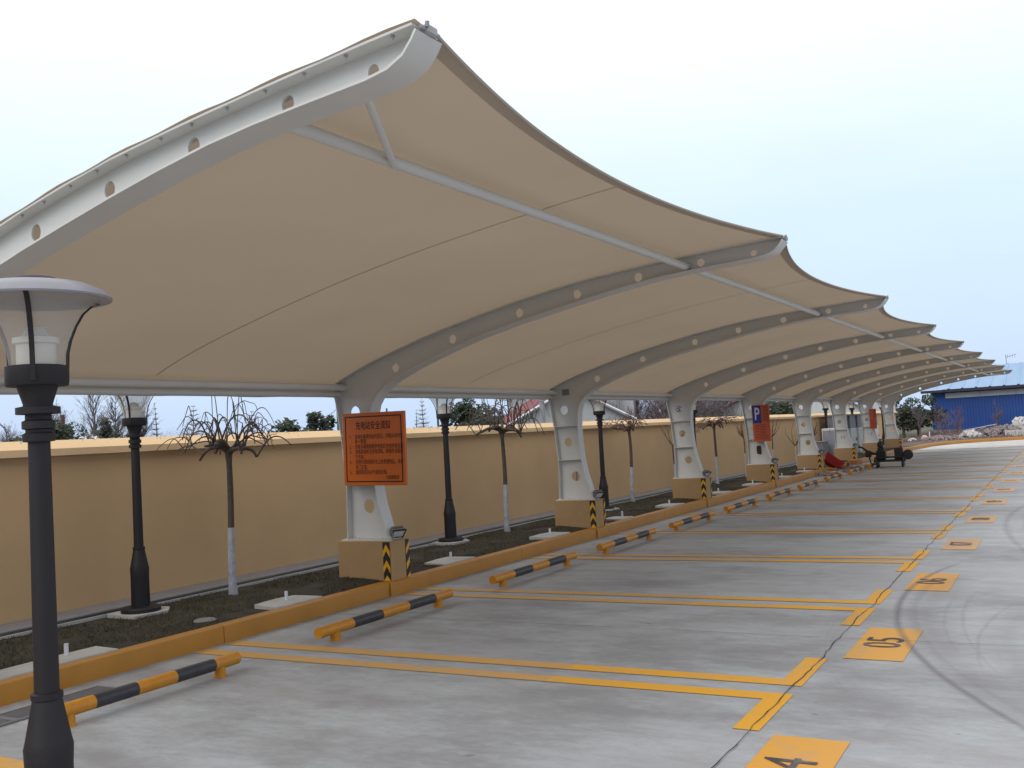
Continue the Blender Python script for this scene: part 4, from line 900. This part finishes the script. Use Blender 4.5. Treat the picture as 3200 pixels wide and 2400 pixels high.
# blue sheet-metal building
bb = empty("blue_building", (70, 0, 0.1), 0, "long blue sheet-metal shed with a pale blue roof at the far right", "building")
wv = MB(); Y0, Y1 = 7.9, -42; n = int((Y0 - Y1) / 0.35)
for i in range(n + 1):
    y = Y0 - i * 0.35
    for dx_, dy in ((0, 0), (-0.04, 0.06), (-0.04, 0.16), (0, 0.22)): 
        for z in (-0.3, 2.80): wv.v.append((dx_, y - dy, z))
for i in range(4 * (n + 1) - 1): wv.f.append((2 * i, 2 * i + 2, 2 * i + 3, 2 * i + 1)); wv.fm.append(0)
wv.build("wall_sheet", M['blue'], bb)
MB().box(0.02, 12, 7.80, 7.88, -0.3, 2.78).build("gable_wall", M['blue'], bb)
rf = MB(); n = int((8.4 - Y1) / 0.8); 
for i in range(n + 1):
    y = 8.4 - i * 0.8
    for dz, dy in ((0, 0), (0.05, 0.05), (0.05, 0.12), (0, 0.17)):
        rf.v.append((-0.7, y - dy, 2.90 + dz)); rf.v.append((6.0, y - dy, 4.52 + dz)); rf.v.append((12.6, y - dy, 2.9 + dz))
for i in range(4 * (n + 1) - 1): rf.f += [(3 * i, 3 * i + 1, 3 * i + 4, 3 * i + 3), (3 * i + 1, 3 * i + 2, 3 * i + 5, 3 * i + 4)]; rf.fm += [0, 0]
rf.build("roof", M['blueroof'], bb)
MB().box(-0.7, -0.05, Y1, 8.4, 2.72, 2.885).build("eave_gutter", M['eave'], bb)
for k in range(12): MB().box(-0.10, -0.045, 7.0 - k * 2.05 - 2.03, 7.0 - k * 2.05, 2.33 + 0.0, 2.66).build("band_panel", M['band'], bb)
aer = MB(); aer.tube([(0, 0, 0), (0, 0, 0.75)], 0.02, 5); aer.tube([(0, 0.05, .55), (0, -.65, .72)], 0.012, 4)
for k in range(4): aer.tube([(-.15, -.1 - .15 * k, .6 + .035 * k), (.15, -.1 - .15 * k, .6 + .035 * k)], 0.012, 4); aer.tube([(0, -.1 - .15 * k, .5), (0, -.1 - .15 * k, .75)], 0.01, 4)
tag(aer.build("roof_aerial", M['grey'], None, False, (76, 3.6, 4.5)), "spindly aerial on the ridge of the pale blue roof", "aerial")

# ------------------------------------------------------------------ far trees, shrubs, houses, poles behind the wall
def bare_tree(seed, H, W, nb=9, depth=3, r0=0.10, conifer=False):
    rr = random.Random(seed); tr, cw = MB(), MB()
    pts, rads, d = limb(tr, rr, Vector((0, 0, -0.1)), Vector((rr.uniform(-.04, .04), rr.uniform(-.04, .04), 1)), r0, H * (1.0 if conifer else 0.92), 0.0, -0.05, H / 14, 0.05, 5, 0.9)
    def sub(p, d, r, L, dep):
        ps, rs, _ = limb(cw, rr, p, d, r, L, rr.uniform(-.03, .03), -0.10 if not conifer else 0.0, L / 5, 0.22, 3, 0.7)
        if dep > 0:
            for k in range(rr.randint(3, 5)):
                q = rr.randint(1, len(ps) - 1); sub(ps[q], (d + rdir(rr) * 0.65 + Vector((0, 0, 0.15))).normalized(), max(0.010, rs[q] * 0.65), L * rr.uniform(0.4, 0.65), dep - 1)
    for i in range(nb if not conifer else nb * 4):
        t = rr.uniform(0.25, 0.98) if not conifer else rr.uniform(0.15, 0.98); q = min(len(pts) - 1, int(t * len(pts))); a = rr.uniform(0, 6.28)
        if conifer: sub(pts[q], Vector((math.cos(a), math.sin(a), rr.uniform(.1, .5))).normalized(), 0.026, W * (1.05 - t), 1)
        else: sub(pts[q], Vector((math.cos(a) * .55, math.sin(a) * .55, rr.uniform(.5, 1.1))).normalized(), r0 * 0.42 * (1.1 - t * .6), W * rr.uniform(.5, 1.0) * (1.2 - .6 * t), depth - 1)
    return tr, cw
def place_bare(x, y, z, H, W, seed, label, m='twig', conifer=False, nb=9, r0=0.10, depth=3, group="bare trees beyond the wall"):
    o = empty("bare_tree", (x, y, z), 0, label, "tree", group); a, b_ = bare_tree(seed, H, W, nb, depth, r0, conifer)
    a.build("trunk", M[m], o, True); b_.build("crown", M[m], o)
    return o
def leaf_mass(rr, cx, cy, cz, rx, ry, rz, n, s):
    """leaf faces spread through an uneven crown volume made of several clumps"""
    cl = [(rr.gauss(0, .42), rr.gauss(0, .42), rr.gauss(0, .38), rr.uniform(.3, .55)) for _ in range(14)] + [(0, 0, -.2, .6)]
    V, F = [], []
    for i in range(n):
        a, b_, c, r = cl[rr.randrange(len(cl))]; d_ = rdir(rr) * r * rr.uniform(.55, 1.08)
        p = Vector((cx + (a + d_.x) * rx, cy + (b_ + d_.y) * ry, max(0.02, cz + (c + d_.z) * rz))); u = rdir(rr); w = u.orthogonal().normalized(); k = s * rr.uniform(.6, 1.4)
        j = len(V); V += [p - u * k, p + w * k * .5, p + u * k, p - w * k * .5]; F.append((j, j + 1, j + 2, j + 3))
    return V, F
def evergreen(x, y, z, rx, rz, label, seed, m='dark_leaf', n=2600, s=0.10, name="evergreen_bush", cat="bush", ry=None):
    rr = random.Random(seed); o = empty(name, (x, y, 0), 0, label, cat, "evergreens beyond the wall")
    V, F = leaf_mass(rr, 0, 0, z, rx, ry or rx, rz, n, s); c = MB(); c.add(V, F); c.build("crown", M[m], o)
    MB().tube([(0, 0, -.1), (.05, 0, z)], [.12, .05], 6).build("trunk", M['bark'], o)
    return o
K = 2.0   # the trees stand about twice as far off as the first estimate: same direction, real size
def far(x, y, ztop, k=K): return x * k, y * k, 1.6 + (ztop - 1.6) * k
B = [(26.4, 36.4, 3.7, 1.6, "tall bare tree at the left beyond the wall, left of the second lamp"), (25.2, 34.4, 3.3, 1.4, "bushy bare tree left of the second lamp post"), (25.9, 33.0, 4.35, 2.0, "tallest bare tree left of the second lamp"), (27.2, 33.6, 4.1, 1.8, "bare tree just left of the second lamp globe"), (28.9, 34.4, 3.4, 1.5, "bare tree right behind the second lamp globe"), (24.6, 36.9, 3.2, 1.2, "thin bare tree beyond the wall at far left"), (28.0, 33.0, 3.7, 1.6, "slim bare tree directly behind the second lamp post")]
for i, (x, y, zt, W, lb) in enumerate(B):
    X, Y, Z = far(x, y, zt); place_bare(X, Y, 0, Z, W * 1.25, 100 + i, lb, nb=38, depth=3, r0=0.17)
for i, (x, y, zt, lb, W) in enumerate(((32.86, 37.7, 4.1, "slender bare conifer right of the second lamp post", .7), (34.0, 36.6, 3.9, "dense spire-shaped bare conifer left of the umbrella-shaped tree", 1.5), (39.6, 38.1, 3.7, "hazy bare conifer above the umbrella-shaped tree", 1.5), (49.3, 34.3, 3.5, "thin bare conifer just right of the orange notice", .6), (45.4, 31.0, 4.0, "tall thin bare conifer left of the third lamp post", 1.1), (38.6, 38.8, 3.2, "low bare conifer behind the umbrella-shaped tree", 1.0))):
    X, Y, Z = far(x, y, zt, 1.7); place_bare(X, Y, 0, Z, W * 1.1, 140 + i, lb, conifer=True, nb=34, r0=0.12)
E_ = [(17.0, 24.6, 1.95, 1.0, 0.95, "dark evergreen just left of the near lamp's collars", 'dark_leaf'), (17.9, 24.5, 2.1, 0.8, 1.0, "dark evergreen behind the near lamp post", 'dark_leaf'), (23.7, 29.6, 2.3, 0.75, 1.2, "ragged dark evergreen left of the second lamp globe", 'dark_leaf2'), (24.5, 29.3, 1.9, 0.7, 0.8, "low dark evergreen below the second lamp globe", 'dark_leaf2'),
      (17.8, 16.1, 1.75, 0.72, 0.85, "round dark evergreen bush right of the umbrella-shaped tree", 'dark_leaf'), (19.9, 16.75, 1.75, 0.58, 0.8, "round dark evergreen bush just left of the orange notice", 'dark_leaf'),
      (30.2, 33.4, 1.7, 3.0, 0.9, "long low evergreen hedge right of the second lamp post", 'dark_leaf2'), (33.0, 22.4, 1.8, 0.9, 0.65, "low evergreen bush between the orange notice and third lamp", 'dark_leaf'), (33.8, 22.0, 1.7, 0.8, 0.55, "small evergreen bush beside the third lamp", 'dark_leaf2'),
      (25.5, 15.8, 2.1, 0.9, 1.05, "large dark evergreen right of the third lamp post", 'dark_leaf'), (25.2, 14.9, 1.9, 0.8, 0.85, "dark evergreen behind the tree with curled branches", 'dark_leaf2'), (22.0, 16.1, 1.6, 0.5, 0.7, "low evergreen at the left edge of the orange notice", 'dark_leaf2')]
for i, (x, y, zc, rx, rz, lb, m) in enumerate(E_):
    X, Y, Z = far(x, y, zc, 1.6); evergreen(X, Y, Z, rx * 1.18, rz * 1.0, lb, 200 + i, m, 2600, 0.11)
# right-hand gaps: bare masses, conifers
G = [(41.6, 17.1, 3.0, 2.0, "reddish bare tree right of the fourth lamp post", 'twigred'), (38.6, 17.3, 2.9, 1.5, "pale bare tree just right of the second full column", 'twig'), (43.0, 16.3, 3.0, 2.2, "dense grey bare tree left of the third full column", 'twig'), (46.0, 15.3, 3.0, 2.2, "dense grey bare tree right of the third full column", 'twig'), (48.0, 14.8, 3.0, 2.2, "dense grey bare tree left of the P sign column", 'twigred'), (47.0, 15.0, 2.8, 2.2, "bushy grey bare tree between the third column and P sign", 'twig'), (44.3, 15.6, 2.9, 2.2, "thick grey bare tree directly behind the third column", 'twig'), (40.2, 17.3, 2.5, 1.4, "low reddish bare tree behind the weeping tree that leans left", 'twigred')]
for i, (x, y, zt, W, lb, m) in enumerate(G):
    X, Y, Z = far(x, y, zt, 1.5); place_bare(X, Y, 0, Z + 0.3, W * 1.3, 170 + i, lb, m, nb=26, depth=3, r0=0.18)
for i, (x, y, zc, rx, rz, lb, m) in enumerate(((48.6, 12.3, 1.9, 1.1, .9, "dark evergreen just right of the P sign", 'dark_leaf'), (46.0, 15.6, 1.5, 2.2, .8, "low grey-green thicket behind the flat-topped tree", 'dark_leaf2'), (61.5, 9.6, 1.7, 1.0, .9, "dark evergreen beyond the wall behind the last two columns", 'dark_leaf'))):
    X, Y, Z = far(x, y, zc, 1.4); evergreen(X, Y, Z, rx * 1.5, rz * 1.5, lb, 240 + i, m, 3000, 0.12)
o = evergreen(63, 7.9, 1.55, 1.1, 0.95, "tall dark conifer right of the last column, before the blue building", 260, 'dark_leaf', 2600, 0.10, "conifer", "tree")
o = evergreen(62, 8.6, 1.3, 0.7, 0.7, "grey-green bush beside the dark conifer at the wall end", 261, 'dark_leaf2', 1500, 0.09)
for i, (x, y, H, W, lb, m) in enumerate(((58.5, 5.4, 1.45, .75, "bare brown shrub before the middle of the blue wall", 'twigred'), (60, 3.55, 1.5, .5, "bare reddish shrub on the rubble before the blue wall", 'twigred'), (61.5, 6.7, 1.5, .8, "bare brown shrub left before the blue wall", 'twigred'), (61, 7.6, 1.6, .8, "bare shrub under the dark conifer at the wall end", 'twig'), (59.5, 6.1, 1.2, .6, "small bare shrub behind the white stake", 'twig'))):
    place_bare(x, y, 0.15 if i != 1 else 0.45, H, W, 190 + i, lb, m, nb=14, depth=3, r0=0.035, group="bare shrubs at the far end")
wd = MB()
for i in range(5000):
    x, y = rr.uniform(55, 66), rr.uniform(-6, 7.8)
    if not inside(x, y): continue
    h = rr.uniform(.08, .34); a = rr.uniform(0, 6.28); z = dirt_h(x, y) - .02; wd.add([(x - .012 * math.cos(a), y - .012 * math.sin(a), z), (x + .012 * math.cos(a), y + .012 * math.sin(a), z), (x + rr.gauss(0, .06), y + rr.gauss(0, .06), z + h)], [(0, 1, 2)])
wd.build("dry_weeds", M['twigred'], kind='stuff')

TH = [(42.4, 16.6, 2.0, 2.6, 1.25, "reddish twiggy thicket left of the third full column beyond the wall", 'twigred'), (43.8, 15.9, 2.0, 2.6, 1.3, "dense grey thicket behind the third full column", 'twig'), (45.6, 15.5, 2.0, 2.8, 1.3, "dense grey thicket right of the third full column", 'twig'), (47.4, 15.0, 2.0, 2.8, 1.25, "dense grey thicket left of the P sign beyond the wall", 'twig'),
      (40.4, 17.5, 1.6, 2.0, 1.0, "pale twiggy thicket behind the fourth lamp post", 'twighazed'), (38.0, 17.4, 1.6, 1.8, 1.0, "pale twiggy thicket right of the second full column beyond the wall", 'twighazed'),
      (26.6, 34.0, 2.2, 3.2, 1.25, "hazy grey thicket at left between the first two lamp posts", 'twighazed'), (33.0, 36.0, 2.1, 4.0, 0.65, "hazy low thicket behind the umbrella-shaped tree", 'twighazed'), (24.2, 36.0, 2.0, 2.0, .8, "hazy thicket at the far left beyond the wall", 'twighazed')]
for i, (x, y, zc, rx, rz, lb, m) in enumerate(TH):
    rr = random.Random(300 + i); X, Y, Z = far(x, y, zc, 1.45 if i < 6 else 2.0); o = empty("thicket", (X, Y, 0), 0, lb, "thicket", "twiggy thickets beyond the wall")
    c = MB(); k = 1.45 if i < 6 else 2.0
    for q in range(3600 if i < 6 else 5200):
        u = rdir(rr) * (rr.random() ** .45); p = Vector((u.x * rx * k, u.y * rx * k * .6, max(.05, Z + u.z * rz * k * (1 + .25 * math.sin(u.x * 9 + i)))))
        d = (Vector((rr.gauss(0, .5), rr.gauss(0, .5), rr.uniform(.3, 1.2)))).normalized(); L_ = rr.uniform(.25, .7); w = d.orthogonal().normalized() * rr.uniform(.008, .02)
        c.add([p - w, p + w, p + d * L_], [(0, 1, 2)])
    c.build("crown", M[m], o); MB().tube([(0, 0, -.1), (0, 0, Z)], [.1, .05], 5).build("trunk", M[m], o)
# houses beyond the wall
def house(name, x, y, rz, w, d_, hw, hr, label, mw, mr, cat="house", wins=(), barge=True):
    o = empty(name, (x, y, 0), rz, label, cat)
    m = MB(); m.box(-w / 2, w / 2, -d_ / 2, d_ / 2, 0, hw); m.add([(-w / 2, -d_ / 2, hw), (-w / 2, d_ / 2, hw), (-w / 2, 0, hr - .12)], [(0, 1, 2)]); m.add([(w / 2, -d_ / 2, hw), (w / 2, d_ / 2, hw), (w / 2, 0, hr - .12)], [(0, 2, 1)]); m.build("wall", mw, o)
    r = MB(); ov = 0.35; t = .1
    for s in (-1, 1):
        A = [(-w / 2 - ov, s * (d_ / 2 + ov), hw - .2), (w / 2 + ov, s * (d_ / 2 + ov), hw - .2), (w / 2 + ov, 0, hr), (-w / 2 - ov, 0, hr)]
        r.add(A + [(p[0], p[1], p[2] + t) for p in A], [(0, 1, 2, 3), (4, 5, 6, 7), (0, 1, 5, 4), (1, 2, 6, 5), (2, 3, 7, 6), (3, 0, 4, 7)])
    ro = r.build("roof", mr, o)
    for s in (-1, 1) if barge else ():
        MB().tube([(s * (w / 2 + ov), -d_ / 2 - ov, hw - .22), (s * (w / 2 + ov), 0, hr - .02), (s * (w / 2 + ov), d_ / 2 + ov, hw - .22)], .09, 4).build("barge_board", M['signwhite'], ro)
    for (a, z0, ww, hh) in wins:
        wf = MB().box(-w / 2 - .03, -w / 2 + .02, a - ww / 2 - .06, a + ww / 2 + .06, z0 - .06, z0 + hh + .06).build("window", M['signwhite'], o); MB().box(-w / 2 - .04, -w / 2 - .031, a - ww / 2, a + ww / 2, z0, z0 + hh).build("pane", M['eave'], wf)
    return o
house("red_roofed_house", 52.5, 26.5, R(38), 8.5, 6.5, 2.35, 4.05, "low house with a red tiled roof left of the second full column", M['render'], M['redroof'], wins=((1.2, 1.2, .9, .9), (-1.2, 1.2, .9, .9)))
house("pale_house", 62, 29.5, R(20), 10, 8, 4.2, 6.2, "pale rendered house seen right of the second full column", M['render'], M['render'], wins=((2.2, 2.6, .8, 1.1), (-1.6, 2.6, .8, 1.1), (0.3, 2.6, .8, 1.1)))
house("grey_gabled_house", 78, 17.3, R(12), 8, 6.5, 2.5, 3.9, "pale blue-grey gabled house beyond the far columns", M['cabinet'], M['cabinetgrey'], wins=((0.5, 1.8, .5, .5),))
house("white_house", 82, 14.7, R(10), 6, 5.5, 2.9, 3.6, "white house beyond the wall above the cabinets", M['signwhite'], M['cabinetgrey'], wins=((1, 1.9, .7, .6),))
house("pink_roofed_shed", 72, 20.2, R(15), 6, 6, 2.2, 3.6, "reddish roofed shed right of the P sign beyond the wall", M['render'], M['redroof'], barge=False)
house("white_shed", 40, 51.2, R(30), 3.0, 2.4, 2.3, 2.9, "tiny white shed beyond the wall left of the second lamp post", M['signwhite'], M['signwhite'])
house("red_roofed_cottage", 24.5, 41.5, R(50), 6, 5, 1.6, 2.6, "red roofed cottage at the far left edge above the wall", M['render'], M['redroof'])
def pole(x, y, h, r, label, m, arm=True):
    o = empty("utility_pole", (x, y, 0), 0, label, "pole", "utility poles beyond the wall"); MB().tube([(0, 0, 0), (0, 0, h)], [r, r * .75], 8).build("shaft", M[m], o)
    if arm: MB().box(-.5, .5, -.04, .04, h - .35, h - .25).build("crossarm", M[m], o)
    return o
pole(27.3, 22.2, 2.98, .085, "dark green pole at the left edge of the orange notice", 'polegreen', False); pole(35.5, 48, 4.1, .15, "thick dark pole among the bare trees at left", 'barkred', False)
pole(45.6, 39, 3.6, .06, "thin pole left of the orange notice beyond the wall", 'pole', False); pole(48.3, 35.6, 3.65, .07, "thin dark pole above the orange notice's right half", 'polegreen', False); pole(43.8, 29.0, 3.9, .07, "slim blue-green pole left of the third lamp post", 'polegreen', False)
pole(46.5, 24.2, 6.0, .16, "pale concrete pole left of the second full column", 'pole', True); pole(58, 24.8, 6.0, .14, "pale concrete pole right of the fourth lamp post", 'pole', True); pole(55, 24.4, 6.0, .10, "dark pole just right of the second full column", 'barkred', True)
wr = MB()
for a, b_ in (((27.3, 22.2, 2.9), (45.6, 39, 3.5)), ((46.5, 24.2, 4.0), (58, 24.8, 3.9)), ((55, 24.4, 3.6), (75, 25, 3.6))):
    A, Bv = Vector(a), Vector(b_); wr.tube([A.lerp(Bv, t) - Vector((0, 0, .25 * 4 * t * (1 - t))) for t in np.linspace(0, 1, 9)], 0.012, 4)
tag(wr.build("overhead_wire", M['capdark']), "thin sagging overhead wires between the utility poles beyond the wall", "wire")
